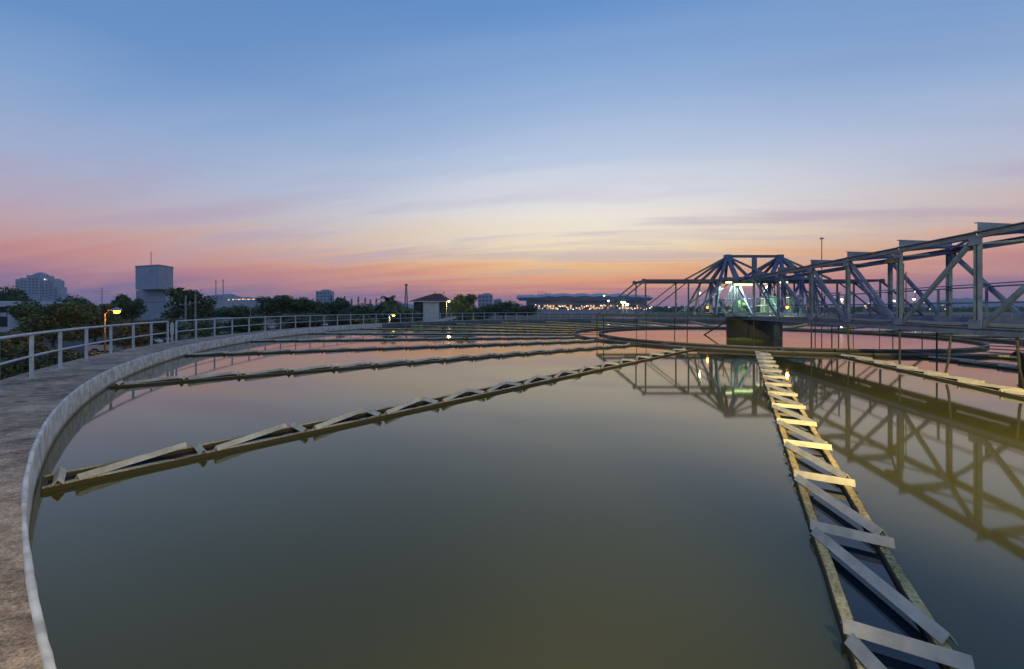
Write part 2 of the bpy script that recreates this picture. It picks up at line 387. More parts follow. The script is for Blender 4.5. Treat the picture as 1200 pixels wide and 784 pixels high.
# ---------------------------------------------------------------- MAIN BRIDGE
YS=[-4.6,-3.25,-.2,2.85,5.9,8.95,12.0,15.05,18.1,21.1,24.85,28.6,32.3]
CV=Vector((2.3,.4,0))
def nb(Y,z): return Vector((11.6+.2*Y,Y,z))
def fb(Y,z): return nb(Y,z)+CV
br=empty('clarifier_bridge',(nb(32.3,0)+CV/2),0,'long blue grey steel truss bridge crossing from the right edge to the central pier','bridge')
OR=-br.location
def bb(name,build,m,**k):
    b=MB(); build(b); bmesh.ops.translate(b.bm,verts=b.bm.verts,vec=OR); return b.build(name,m,br,**k)
ZB,ZTp=1.515,4.41
for f in (nb,fb):
    bb('bottom_chord',lambda b: b.beam(f(-4.6,ZB),f(32.6,ZB),.20,.23,kind='I'),M['paint'])
    bb('top_chord',lambda b: b.beam(f(-3.25,ZTp),f(32.6,ZTp),.22,.19,kind='I'),M['paint'])
    for i,Y in enumerate(YS[1:]):
        bb('post',lambda b: b.beam(f(Y,ZB+.115),f(Y,ZTp-.095),.115,.15,up=(.2,1,0),kind='I'),M['paint'])
    for i in range(1,len(YS)-1):
        Y0,Y1=YS[i],YS[i+1]
        # towards the centre Y grows; near truss is symmetrical about Y=15.05, far truss slopes one way
        down_out = (Y0>=15.0) if f is nb else True
        lo,hi=(Y0,Y1) if down_out else (Y1,Y0)
        s=.12 if hi>lo else -.12
        bb('diagonal',lambda b: b.beam(f(lo+s,ZB+.13),f(hi-s,ZTp-.11),.10,.12,up=(.2,1,0),kind='U'),M['paint'])
    bb('end_diagonal',lambda b: b.beam(f(-4.5,ZB+.1),f(-3.3,ZTp-.05),.16,.16),M['paint'])
    for Y in YS[1:]:
        for z,s in ((ZB+.13,1),(ZTp-.11,-1)):
            sg=-1 if f is nb else 1
            bb('gusset',lambda b: b.box(f(Y,z+s*.07)+Vector((sg*.088,0,0)),(.018,.42,.26),R(-11.3)),M['paint'])
for Y in YS[1:]:
    bb('cross_beam',lambda b: b.beam(nb(Y,ZTp+.095+.14)-CV*.03,fb(Y,ZTp+.095+.14)+CV*.03,.10,.27,kind='U'),M['paint'])
    bb('floor_beam',lambda b: b.beam(nb(Y,ZB-.02),fb(Y,ZB-.02),.12,.18),M['paint'])
for i in range(1,len(YS)-1):
    bb('wind_brace',lambda b:(b.beam(nb(YS[i],ZTp+.02),fb(YS[i+1],ZTp+.02),.07,.06)),M['paint'])
    bb('wind_brace',lambda b:(b.beam(fb(YS[i],ZTp-.05),nb(YS[i+1],ZTp-.05),.07,.06)),M['paint'])
bb('deck',lambda b: b.beam(nb(-4.4,1.68)+CV/2,nb(32.6,1.68)+CV/2,1.95,.05),M['deck'])
bb('kick_plate',lambda b: b.beam(fb(-4.4,1.80)-Vector((.2,0,0)),fb(32.4,1.80)-Vector((.2,0,0)),.015,.20),M['paint'])
bb('kick_plate',lambda b: b.beam(nb(-4.4,1.69)+Vector((.17,0,0)),nb(32.4,1.69)+Vector((.17,0,0)),.02,.05),M['red_glow_strip'])  # orange light between chord and deck, put into this red strip's colour
for z in (2.95,2.40):
    bb('hand_rail',lambda b: b.tube([fb(-4,z)-Vector((.2,0,0)),fb(32.3,z)-Vector((.2,0,0))],.028),M['paint'])
    bb('hand_rail',lambda b: b.tube([nb(19,z)+Vector((.22,0,0)),nb(32.3,z)+Vector((.22,0,0))],.024),M['paint'])
bb('hand_rail',lambda b: b.tube([nb(8.6,2.62)+CV*.92+Vector((0,0,.43)),nb(19,2.62)+CV*.92+Vector((0,0,.43))],.02),M['paint'])
y=-3.9
while y<32:
    bb('rail_post',lambda b: b.beam(fb(y,1.7)-Vector((.2,0,0)),fb(y,2.95)-Vector((.2,0,0)),.055,.055),M['paint']); y+=1.92
y=19.1
while y<32:
    bb('rail_post',lambda b: b.beam(nb(y,1.7)+Vector((.22,0,0)),nb(y,2.95)+Vector((.22,0,0)),.045,.045),M['paint']); y+=1.9
for Y,dx,zb in ((28.6,0,-.2),(21.1,0,-.2),(18.1,.1,-.2),(15.05,0,-.2),(12.9,-.25,-.2),(10.9,.25,-.2)):
    bb('hanger_rod',lambda b: b.tube([nb(Y,ZB-.1),nb(Y,.55)+Vector((dx*.3,0,0)),nb(Y,zb)+Vector((dx,0,0))],.033,6),M['rod'])
for Y in (15.6,22.6):
    bb('hanger_rod',lambda b: b.tube([fb(Y,ZB-.1),fb(Y,-.2)],.028,6),M['rod'])
bb('conduit',lambda b:(b.tube([nb(15.05,1.6)+Vector((.24,.1,0)),nb(15.05,3.9)+Vector((.24,.1,0)),nb(15.05,4.1)+Vector((-.05,.15,0))],.022,6)),M['rod'])
bb('conduit',lambda b:(b.tube([nb(15.05,1.6)+Vector((.34,.1,0)),nb(15.05,3.6)+Vector((.34,.1,0))],.016,6)),M['rod'])
for s in (0,1):   # end carriage wheels on the walkway behind the camera
    c=nb(-4.95,ZW+.25)+CV*s; c=az(math.degrees(math.atan2(CX-c.x,CY-c.y)),38.3,ZW+.25)
    def wh(b):
        q=bmesh.ops.create_cone(b.bm,cap_ends=True,segments=24,radius1=.25,radius2=.25,depth=.12)
        bmesh.ops.transform(b.bm,matrix=Matrix.Translation(c)@Matrix.Rotation(PI/2,4,'X')@Matrix.Rotation(0,4,'Y'),verts=q['verts'])
    bb('wheel',wh,M['rod'])
    bb('wheel_fork',lambda b: b.beam(c+Vector((0,0,.1)),(nb if s==0 else fb)(-4.5,ZB-.1),.2,.2),M['paint'])
# ---------------------------------------------------------------- RAKE ARMS (two, left and right of the centre)
def arm_mesh(root,sg):
    def bb2(name,build,m): 
        b=MB(); build(b); return b.build(name,m,root)
    X=lambda d:sg*d
    DS=[2.45,5.8,9.15]; zb,zt=1.66,4.40
    for yo in (-1.2,1.2):
        bb2('bottom_chord',lambda b:b.beam((X(2.0),yo,zb),(X(12.5),yo,zb),.13,.18,kind='I'),M['paint_dark'])
        bb2('top_chord',lambda b:b.beam((X(.6),yo,zt),(X(9.35),yo,zt),.18,.18,kind='I'),M['paint_dark'])
        for d in DS: bb2('post',lambda b:b.beam((X(d),yo,zb+.08),(X(d),yo,zt-.08),.09,.10,up=(0,1,0)),M['paint_dark'])
        bb2('diagonal',lambda b:b.beam((X(12.45),yo,zb+.05),(X(9.2),yo,zt-.02),.10,.13,up=(0,1,0)),M['paint_dark'])
        bb2('diagonal',lambda b:b.beam((X(9.1),yo,zb+.1),(X(5.85),yo,zt-.1),.07,.09,up=(0,1,0)),M['paint_dark'])
        bb2('diagonal',lambda b:b.beam((X(5.7),yo,zb+.1),(X(2.5),yo,zt-.1),.07,.09,up=(0,1,0)),M['paint_dark'])
        bb2('hanger_rod',lambda b:b.tube([(X(5.9),yo,zb-.08),(X(5.9),yo,-.3)],.035,6),M['rod'])
        bb2('hanger_rod',lambda b:b.tube([(X(9.1),yo,zb-.08),(X(9.1),yo,-.3)],.025,6),M['rod'])
        bb2('hanger_rod',lambda b:b.tube([(X(12.42),yo,zb+.08),(X(12.42),yo,-.3)],.035,6),M['rod'])
        bb2('end_cap',lambda b:b.box((X(9.32),yo,zt-.02),(.16,.28,.30)),M['paint_dark'])
    for d in DS+[12.45]:
        bb2('cross_beam',lambda b:b.beam((X(d),-1.2,zb),(X(d),1.2,zb),.1,.12),M['paint_dark'])
    for d in DS: bb2('cross_beam',lambda b:b.beam((X(d),-1.2,zt),(X(d),1.2,zt),.1,.14),M['paint_dark'])
    bb2('walk_grid',lambda b:b.box((X(6.2),0,zb+.10),(8.2,1.5,.04)),M['deck'])
    bb2('strut',lambda b:b.tube([(X(1.9),-.2,1.42),(X(3.5),1.8,-.25)],.06,6),M['rod'])
for sg,lb in ((-1,'left truss arm reaching out from the tower over the ring channel'),(1,'right truss arm behind the long bridge, mirror of the left one')):
    a=empty('truss_arm',(CX,CY,0),0,lb,'truss arm','truss arms of the centre tower'); arm_mesh(a,sg)
# ---------------------------------------------------------------- CENTRE TOWER
tw2=empty('center_tower',(CX,CY,0),0,'braced steel tower with two peaks and a ridge beam over the central pier','tower')
def tt(name,a,c,w,h=None,m='paint',kind='box'):
    b=MB(); b.beam(a,c,w,h or w,up=(0,1,0) if abs(Vector(c).x-Vector(a).x)<.01 and abs(Vector(c).y-Vector(a).y)<.01 else (0,0,1),kind=kind); b.build(name,M[m],tw2)
ax=2.12; az_=6.42
for s in (-1,1):
    A=(s*ax,0,az_)
    b=MB(); b.box((s*ax,0,az_+.03),(.42,.42,.24)); b.build('peak_block',M['paint'],tw2)
    for yo in (-1.2,1.2):
        tt('stay',A,(s*5.3,yo,4.5),.12,.14,'paint_dark')
        tt('leg',A,(s*3.55,yo*1.35,4.5),.20,.18)
        tt('leg',A,(s*2.5,yo*1.6,4.5),.26,.20)
        tt('brace',A,(s*1.35,yo*1.5,4.5),.22,.16)
        tt('brace',A,(-s*.15,yo*1.9,4.5),.26,.16)
        tt('lower_leg',(s*3.55,yo*1.35,4.45),(s*4.0,yo*1.5,1.7),.16,.16)
        tt('lower_leg',(s*2.5,yo*1.6,4.45),(s*2.5,yo*1.6,1.7),.22,.22)
        tt('lower_brace',(s*2.5,yo*1.6,4.4),(s*1.2,yo*1.6,1.75),.14,.14)
        tt('lower_brace',(s*3.5,yo*1.4,1.8),(s*2.6,yo*1.55,4.3),.10,.10)
        tt('lower_brace',(s*5.0,yo*1.3,1.8),(s*3.6,yo*1.3,4.3),.12,.12)
    tt('stay',A,(s*.8,2.9,4.5),.15,.15)
tt('ridge_beam',(-ax-.15,0,az_+.02),(ax+.15,0,az_+.02),.22,.2,kind='I')
tt('king_post',(0,-.1,az_-.1),(0,-.1,4.5),.30,.22)
for yo in (-1.9,1.9):
    tt('ring_beam',(-3.6,yo,4.5),(3.6,yo,4.5),.16,.2); 
    tt('ring_beam',(-3.4,yo,1.72),(3.4,yo,1.72),.16,.22)
for xo in (-3.6,-1.3,1.3,3.6):
    tt('ring_beam',(xo,-1.9,4.42),(xo,1.9,4.42),.14,.16); tt('ring_beam',(xo,-1.9,1.6),(xo,1.9,1.6),.14,.18)
b=MB(); b.box((0,0,1.86),(7.0,3.7,.05)); b.build('platform',M['deck'],tw2)
b=MB()
for (a,c) in (((-3.5,-2.0),(3.5,-2.0)),((-3.5,2.0),(3.5,2.0)),((3.5,-2.0),(3.5,-1.0)),((-3.5,-2.0),(-3.5,-1.0))):
    for z in (2.45,2.95): b.tube([(a[0],a[1],z),(c[0],c[1],z)],.022,6)
b.build('guard_rail',M['paint'],tw2)
for i in range(8):
    for yo in (-2.0,2.0):
        tt('rail_post',(-3.5+i,yo,1.88),(-3.5+i,yo,2.95),.045)
b=MB(); b.box((0,0,4.62),(4.6,2.6,.05)); b.build('canopy_plate',M['paint'],tw2)
# machinery on the platform
dm=empty('drive_motor',(CX-1.9,CY-1.0,1.89),0,'green geared drive motor on the platform left of the tower centre','motor')
b=MB(); b.box((0,0,.12),(1.1,.8,.24)); b.build('bed_plate',M['paint_dark'],dm,bevel=.02)
b=MB(); b.lathe([(.01,.95),(.26,.95),(.30,.88),(.30,.45),(.42,.42),(.42,.24),(.01,.24)],20); b.build('gearbox',M['cab_green'],dm)
b=MB(); b.tube([(.1,0,.62),(.75,0,.62)],.2,16); b.tube([(.72,0,.62),(.84,0,.62)],.15,16); b.build('motor_body',M['cab_green'],dm)
for xo,w,lb in ((.9,1.15,'wide grey control cabinet inside the tower right of its centre'),(2.6,.5,'narrow grey control cabinet by the right tower leg')):
    cc=empty('control_cabinet',(CX+xo,CY-.6,1.89),0,lb,'cabinet','control cabinets on the platform')
    b=MB(); b.box((0,0,.68),(w,.45,1.3)); b.build('housing',M['cab_grey'],cc,bevel=.02)
    b=MB(); b.box((0,-.235,.68),(w*.86,.02,1.1)); d=b.build('door',M['cab_green'],cc)
    b=MB(); b.box((w*.3,-.26,.7),(.03,.03,.14)); b.build('handle',M['rod'],d)
# ---------------------------------------------------------------- LAMPS ON THE STEELWORK
def light(kind,loc,col,e,size=.1,**k):
    l=bpy.data.lights.new('light',kind); l.color=col; l.energy=e
    if kind in('POINT','SPOT'): l.shadow_soft_size=size
    for a_,v in k.items(): setattr(l,a_,v)
    o=bpy.data.objects.new('light',l); COL.objects.link(o); o.location=loc; return o
def point_dir(o,d): o.rotation_euler=Vector(d).to_track_quat('-Z','Y').to_euler()
def fixture(px,py,Y,w,lb,e):
    p=P(px,py,Y); t=empty('tube_light',p,0,lb,'lamp','bright tube lights under the tower')
    b=MB(); b.box((0,0,.08),(w,.22,.06)); b.box((0,0,.2),(.04,.04,.2)); b.build('housing',M['cab_grey'],t)
    b=MB(); b.tube([(-w/2+.03,0,0),(w/2-.03,0,0)],.055,10); b.build('tube',M['e_tube'],t)
    l=light('SPOT',(0,0,.0),(.85,1,.50),e*3.4,.12,spot_size=R(148),spot_blend=.25); l.parent=t; l.name='light_source'; l.location.z=-.07
fixture(872,333.5,30.2,1.5,'long bright tube light under the middle of the tower',230)
fixture(917,331,29.5,.8,'short bright tube light at the right of the tower',170)
fixture(854,331,30.4,.5,'small bright tube light at the left of the tower',150)
fixture(893,332,34.4,1.0,'tube light at the back of the tower behind the middle one',150)
def bulb_lamp(px,py,Y,r,m,lb,name='bulkhead_lamp',e=0,col=(1,.5,.1)):
    p=P(px,py,Y); t=empty(name,p,0,lb,'lamp')
    b=MB(); b.ball((0,0,0),r,12); b.build('bulb',M[m],t,smooth=True)
    b=MB(); b.lathe([(r*.5,r*1.9),(r*1.2,r*1.4),(r*1.35,r*.5)],12); b.build('lamp_cap',M['cab_grey'],t)
    if e: l=light('POINT',(0,0,-r*1.6),col,e,r*.8); l.parent=t; l.name='light_source'
    return t
bulb_lamp(922.6,359.6,26.0,.10,'e_orange2','orange glowing lamp low behind the bridge posts, right of the pier',e=25)
bulb_lamp(829,360,34,.10,'e_orange2','small orange lamp left of the tower legs',e=20)
bulb_lamp(820,343,34,.10,'e_tube','small greenish lamp on the left truss arm near the tower',e=30,col=(.8,1,.6))
# dark bell lamp under the top chord, unlit
p=nb(15.05,3.95)+Vector((-.42,-.10,0))
t=empty('bell_lamp',p,0,'dark unlit hooded lamp hanging under the top chord at the middle of the bridge','lamp')
b=MB(); b.lathe([(.04,.16),(.10,.12),(.18,-.02),(.19,-.06)],20); b.build('hood',M['rod'],t)
b=MB(); b.tube([(0,0,.14),(.02,0,.3),(.18,0,.36),(.3,0,.28)],.02,6); b.build('bracket',M['rod'],t)
b=MB(); b.ball((0,0,0),.06); b.build('bulb',M['glass'],t)
# added floodlight out of view, brightening the boards and water under the truss
def flood(loc,lb,aim,e,cone,col,br_to):
    p=Vector(loc); t=empty('added_flood_light',p,0,lb,'lamp'); d=Vector(aim).normalized()
    q=d.to_track_quat('Y','Z').to_matrix().to_4x4()
    b=MB(); b.box((0,0,0),(.42,.2,.32),0,q); b.build('housing',M['cab_grey'],t,bevel=.02)
    b=MB(); b.beam((0,0,-.1),br_to,.06,.06); b.build('bracket',M['paint'],t)
    b=MB(); b.box((0,.108,0),(.36,.01,.26),0,q); b.build('lens',M['e_flood'],t)
    l=light('SPOT',d*.2,col,e,.2,spot_size=R(cone),spot_blend=1.0); l.parent=t; l.name='light_source'; point_dir(l,d)
p=az(24,38.85,ZW); t=empty('added_walkway_lamp',p,0,'added warm lamp post out of view on the walkway behind the camera','street lamp')  # added lamp out of view, standing in for the warm light source
b=MB(); b.tube([(0,0,0),(0,0,4.9),(-.1,.3,5.2),(-.2,.9,5.25)],[.07,.055,.045,.035],10); b.build('pole',M['galv'],t,smooth=True)
b=MB(); b.box((-.25,1.15,5.24),(.26,.6,.12)); b.build('lamp_head',M['cab_grey'],t,bevel=.02)
b=MB(); b.box((-.25,1.15,5.175),(.2,.5,.01)); b.build('lens',M['e_warm'],t)
l=light('SPOT',(-.25,1.15,5.05),(1,.78,.36),2700,.30,spot_size=R(72),spot_blend=.7); l.parent=t; l.name='light_source'; point_dir(l,(-7.6,9,-5.2))
flood((p.x+.25,p.y+.35,p.z+5.35),'added warm floodlight out of view on the lamp post behind the camera',(7.6,17,-5.6),15500,78,(1,.72,.20),(-.25,-.3,-.3))
# ---------------------------------------------------------------- RAILINGS
RR=38.66
def railing(azs,lb,link_gap=None):
    t=empty('railing',az((azs[0]+azs[-1])/2,RR,ZW),0,lb,'railing','railings around the walkway'); O=-t.location
    def arc(z):
        n=max(8,int((azs[-1]-azs[0])*1.2)); e=.35
        return [az(azs[0]-e*0+(azs[-1]-azs[0])*i/n,RR,z)+O for i in range(n+1)]
    b=MB(); b.tube(arc(ZW+1.1),.036,10); b.build('top_rail',M['rail'],t,smooth=True)
    b=MB(); b.tube(arc(ZW+.55),.028,8); b.build('middle_rail',M['rail'],t,smooth=True)
    for a in azs:
        b=MB(); p=az(a,RR,0)+O; up=Vector((math.sin(R(a)),math.cos(R(a)),0))
        b.beam((p.x,p.y,ZW+O.z),(p.x,p.y,ZW+1.07+O.z),.065,.065,up=up); b.box((p.x,p.y,ZW+.006+O.z),(.14,.14,.012),R(-a)); b.build('post',M['rail'],t)
    return t
A1=[51.6-2.93*i for i in range(6,-1,-1)]+[54.56,57.35,60.2,63.1,66.0,68.5,70.9]
railing(A1,'pale blue pipe railing on the left walkway, nearest section up to the gap')
def sect(a0,n,st,lb): 
    azs=[a0+st*i for i in range(n)]; railing(azs,lb); return azs[-1]
a=sect(72.2,18,3.12,'pale blue pipe railing section curving away beyond the gap at left')
a=sect(a+1.3,18,3.05,'railing section on the far left walkway in front of the white house')
a=sect(a+1.3,18,3.05,'distant railing section on the far walkway left of the truss arm')
a=sect(a+1.3,18,3.05,'distant railing section on the far walkway behind the tower')
a=sect(a+1.3,10,3.05,'railing section on the right walkway beyond the bridge')
# gate link between first two sections
t=empty('chain_post',az(71.55,RR,ZW),0,'short pale post with a small plate in the gap between the railing sections','post')
b=MB(); b.box((0,0,.52),(.07,.07,1.04)); b.build('post_bar',M['rail'],t); b=MB(); b.box((0,0,.72),(.32,.03,.5),R(-71.5)); b.build('plate',M['rail'],t)
# hooked standpipe at the far right edge
p=Vector((597/F*13.0,13.0,0)); t=empty('stand_pipe',(p.x,p.y,0),0,'rusty hooked stand pipe rising from the water at the right edge','pipe')
b=MB(); b.tube([(0,0,-.3),(0,0,.62),(-.04,0,.72),(-.14,0,.76),(-.24,0,.70)],.065,10); b.build('pipe',M['rod'],t,smooth=True)
b=MB(); b.lathe([(.065,.3),(.10,.3),(.10,.34),(.065,.34)],14); b.build('flange',M['rod'],t)
# fallen leaves
b=MB(); rnd=random.Random(5)
for i in range(260):
    a_=rnd.uniform(27,75); r_=rnd.choice([rnd.uniform(37.6,37.75),rnd.uniform(37.6,39.1),rnd.uniform(38.7,39.1)]); c=az(a_,r_,ZW+.006)
    s=rnd.uniform(.012,.035); th=rnd.uniform(0,PI); u=Vector((math.cos(th),math.sin(th),rnd.uniform(-.1,.3)))*s; v=Vector((-math.sin(th),math.cos(th),rnd.uniform(-.1,.2)))*s*.5
    b.quad(c-u,c-v,c+u,c+v+Vector((0,0,.004)))
tag(b.build('fallen_leaves',mat('dry_leaf',(.42,.36,.26),.8,0,.5,9)),'dry leaf litter scattered on the concrete walkway','leaf litter',kind='stuff')
# ---------------------------------------------------------------- TREES
def crown_mesh(seed,n,rx,rz,lobes,m,leaf=.30,flat=.6):
    rnd=random.Random(seed); b=MB()
    L=[]
    for i in range(lobes):
        th=rnd.uniform(0,2*PI); rr=rnd.uniform(.15,.78)*rx; z=rnd.uniform(-.55,.75)*rz*(1-.35*(rr/rx))
        L.append((Vector((rr*math.cos(th),rr*math.sin(th),z)),rnd.uniform(.22,.42)*rx))
    L.append((Vector((0,0,-.1*rz)),rx*.62)); L.append((Vector((rx*.3,0,-.3*rz)),rx*.45)); L.append((Vector((-rx*.3,rx*.1,-.3*rz)),rx*.45))
    for i in range(n):
        c,r=rnd.choice(L)
        d=Vector((rnd.gauss(0,1),rnd.gauss(0,1),rnd.gauss(0,1)))
        if d.length<1e-3: continue
        d.normalize(); q=c+Vector((d.x*r,d.y*r,d.z*r*flat))*rnd.uniform(.55,1.06)
        q+=Vector((rnd.gauss(0,.12),rnd.gauss(0,.12),rnd.gauss(0,.10)))
        s=leaf*rnd.uniform(.5,1.25)
        u=Vector((rnd.gauss(0,1),rnd.gauss(0,1),rnd.gauss(0,.6))).normalized(); v=u.cross(d+Vector((rnd.gauss(0,.5),rnd.gauss(0,.5),rnd.gauss(0,.5))))
        if v.length<1e-3: continue
        v.normalize()
        b.quad(q-u*s,q-v*s*.45+d*s*.1,q+u*s,q+v*s*.45)
    return b,L
def make_tree(kind,seed,rx,rz,h,m,leaf=.3,n=2600,lobes=14):
    n=int(n*2.3); lobes=int(lobes*1.5); leaf*=.92
    t=empty('tree',(0,0,0))
    cz=h-rz
    b,L=crown_mesh(seed,n,rx,rz,lobes,m,leaf)
    bmesh.ops.translate(b.bm,verts=b.bm.verts,vec=(0,0,cz)); b.build('crown',M[m],t,fixn=False)
    rnd=random.Random(seed+50); b=MB()
    tb=cz-rz*.55; tb=max(tb,h*.18)
    b.tube([(0,0,-.3),(.05,.03,tb*.5),(0,0,tb)],[.20,.16,.13],8)
    for c,r in rnd.sample(L,min(8,len(L))):
        e=c+Vector((0,0,cz)); mid=Vector((e.x*.4,e.y*.4,tb+(e.z-tb)*.45))
        b.tube([(0,0,tb-.15),mid,e],[.11,.07,.03],6)
    b.build('trunk',M['bark'],t)
    return t
def make_palm(seed,h):
    t=empty('palm_tree',(0,0,0)); rnd=random.Random(seed)
    b=MB(); b.tube([(0,0,-.2),(.1,0,h*.5),(.05,0,h)],[.2,.15,.13],8); b.build('trunk',M['bark'],t)
    b=MB()
    for i in range(34):
        th=i*2.4+rnd.uniform(-.2,.2); el=rnd.uniform(-.2,1.2); L=rnd.uniform(2.6,3.6); pts=[]
        for k in range(7):
            s=k/6; rr=L*s*math.cos(el)*(1); z=h+L*s*math.sin(el)-1.3*s*s*L*.45
            pts.append(Vector((rr*math.cos(th),rr*math.sin(th),z)))
        side=Vector((-math.sin(th),math.cos(th),0))
        for k in range(6):
            for sd in (-1,1):
                for q in range(3):
                    a0=pts[k].lerp(pts[k+1],q*.33); w=.95*(1-.6*k/6)
                    tip=a0+side*sd*w+(pts[k+1]-pts[k])*.8-Vector((0,0,.15))
                    b.quad(a0,a0+(pts[k+1]-pts[k])*.5,tip,a0+(pts[k+1]-pts[k])*.1)
    b.build('crown',M['leafA'],t,fixn=False); return t
def make_cypress(seed,h):
    t=empty('conifer',(0,0,0)); rnd=random.Random(seed); b=MB()
    for i in range(700):
        z=rnd.uniform(.12,1)**.8*h; r=(1-z/h)*h*.17+.15; th=rnd.uniform(0,2*PI); q=Vector((r*math.cos(th),r*math.sin(th),z))*1
        q.z=z; s=rnd.uniform(.15,.4); d=Vector((math.cos(th),math.sin(th),.5)); u=Vector((-math.sin(th),math.cos(th),0))
        b.quad(q-u*s*.4,q-d*s*.2,q+u*s*.4,q+d*s)
    b.build('crown',M['leafA'],t,fixn=False)
    b=MB(); b.tube([(0,0,-.2),(0,0,h*.95)],[.16,.03],6); b.build('trunk',M['bark'],t); return t
protos={'round':make_tree('r',1,4.2,3.7,8.2,'leafB'),'wide':make_tree('w',2,5.2,3.1,7.4,'leafA',n=3000,lobes=18),
 'tall':make_tree('t',3,3.6,4.0,9.5,'leafA',n=2600,lobes=16),'olive':make_tree('o',4,4.4,3.3,7.2,'leafC',n=2600),
 'airy':make_tree('a',5,4.6,2.6,7.6,'leafB',n=1500,lobes=11),'palm':make_palm(6,5.6),'conifer':make_cypress(7,9.0),
 'bush':make_tree('b',8,2.6,1.5,2.9,'leafC',leaf=.22,n=1800,lobes=10)}
H0={'round':8.2,'wide':7.4,'tall':9.5,'olive':7.2,'airy':7.6,'palm':7.2,'conifer':9.0,'bush':2.9}
W0={'round':8.6,'wide':10.4,'tall':7.4,'olive':9,'airy':9.4,'palm':5.5,'conifer':3,'bush':5.2}
for p_ in protos.values(): cache(p_)
used=set(); rt=random.Random(11)
def tree(kind,px,topy,wpx,Y,lb,cat='tree',group='trees beyond the railing'):
    o=protos[kind] if kind not in used else copy_tree(protos[kind]); used.add(kind)
    X=(px-600)/F*Y; top=EYE-(topy-HY)/F*Y; h=top-GZ
    o.location=(X,Y,GZ); s=h/H0[kind]; w=(wpx/F*Y)/W0[kind]
    o.scale=(w,w,s); o.rotation_euler.z=rt.uniform(0,6.28)
    tag(o,lb,cat,group); return o
TR=[('wide',6,334,60,80,'spreading dark tree at the left edge beside the white building'),
('airy',38,352,40,60,'small tree in front of the pale hotel block'),
('round',62,347,78,40,'large leafy tree left of the orange street lamp'),
('olive',20,386,70,34,'low olive tree under the white building at the left edge'),
('wide',88,345,44,75,'dark treetop behind, between the hotel and the orange lamp'),
('olive',112,352,62,48,'dark tree just left of the orange lamp pole'),
('tall',146,341,36,64,'tree directly left of the concrete water tower, behind the orange lamp'),
('olive',160,372,60,44,'low tree under the foot of the water tower, right of the orange lamp'),
('round',226,332,58,72,'big round tree directly right of the concrete water tower'),
('olive',192,371,50,52,'bushy tree at the foot of the water tower'),
('airy',240,375,50,55,'low tree below the two utility poles'),
('wide',272,357,60,95,'low dark tree right of the big round tree, under the hill'),
('round',285,368,56,62,'low tree behind the tall white pole'),
('round',330,342,62,88,'broad tall tree left of the small white apartment block'),
('wide',365,348,58,92,'dark tree below the small white apartment block'),
('tall',398,346,36,96,'tree right of the small white apartment block'),
('olive',350,365,80,66,'low wide tree behind the railing left of centre'),
('wide',425,355,60,90,'low dark tree left of the palm'),
('olive',415,368,70,66,'low tree behind the railing below the row of conifers'),
('palm',457,343,34,80,'shaggy palm left of the house with the red roof'),
('olive',462,358,56,84,'dark tree at the foot of the palm'),
('round',541,340,42,88,'round dark tree directly right of the house with the red roof'),
('bush',545,357,22,70,'small bright bush lit by the yellow lamp beside the house'),
('wide',590,352,50,150,'low tree right of the pale far block'),
('round',565,356,30,120,'small tree in front of the pale far block'),
('wide',618,356,30,170,'low tree at the left end of the lit terminal')]
for a_ in TR: tree(*a_)
for i,px in enumerate((388,396,404,412,420,428,434,441,447,463)):
    tree('conifer',px,[346,348,347,350,348,349,351,350,352,352][i],7,150+i*3,'thin pointed conifer in the skyline row left of the radio mast',group='row of thin conifers')
for i,(px,ty,w,Y) in enumerate(((8,404,60,26),(55,408,60,30),(112,412,40,36),(158,405,34,40),(205,398,60,44),(260,390,60,50),(310,386,60,56),(370,382,60,62),(430,378,60,68),(485,372,30,76))):
    tree('bush',px,ty,w,Y,['rounded shrub just outside the railing at the left edge','shrub outside the railing below the large leafy tree','shrub outside the railing left of the orange lamp pole','shrub outside the railing right of the orange lamp pole','shrub outside the railing below the round tree','shrub outside the railing left of the white pole','shrub outside the railing by the first curved lamp','shrub outside the railing by the second curved lamp','shrub outside the railing left of the yellow lamp','shrub in front of the house with the red roof'][i],'shrub','shrubs outside the railing')
# far tree belts that read as one mass
def belt(x0,x1,Y,h,seed,m='leafA'):
    b=MB(); rnd=random.Random(seed)
    n=int(abs(x1-x0)*3.2)
    for i in range(n):
        x=rnd.uniform(x0,x1); hh=h*(.62+.5*abs(mnoise.noise(Vector((x*.045,seed,0))))+.25*mnoise.noise(Vector((x*.2,seed,3))))
        z=rnd.uniform(0,hh); s=rnd.uniform(.5,1.5)*Y/300
        q=Vector((x,Y+rnd.uniform(-6,6),GZ+z)); u=Vector((rnd.gauss(0,1),rnd.gauss(0,.6),rnd.gauss(0,.6))).normalized()*s; v=u.cross(Vector((rnd.gauss(0,.3),1,rnd.gauss(0,.3)))).normalized()*s*.7
        b.quad(q-u,q-v,q+u,q+v)
    o=b.build('far_woodland',M[m],fixn=False); return o
for (x0,x1,Y,h,sd,lb) in ((-330,-60,260,9.5,1,'dark belt of far woodland behind the trees on the left'),(15,330,420,5.5,2,'low far woodland at the foot of the terminal'),(150,1400,620,9,3,'low far woodland along the horizon behind the bridge'),(260,1500,900,13,4,'farthest woodland line under the hills at right')):
    tag(belt(x0,x1,Y,h,sd),lb,'woodland',kind='stuff')
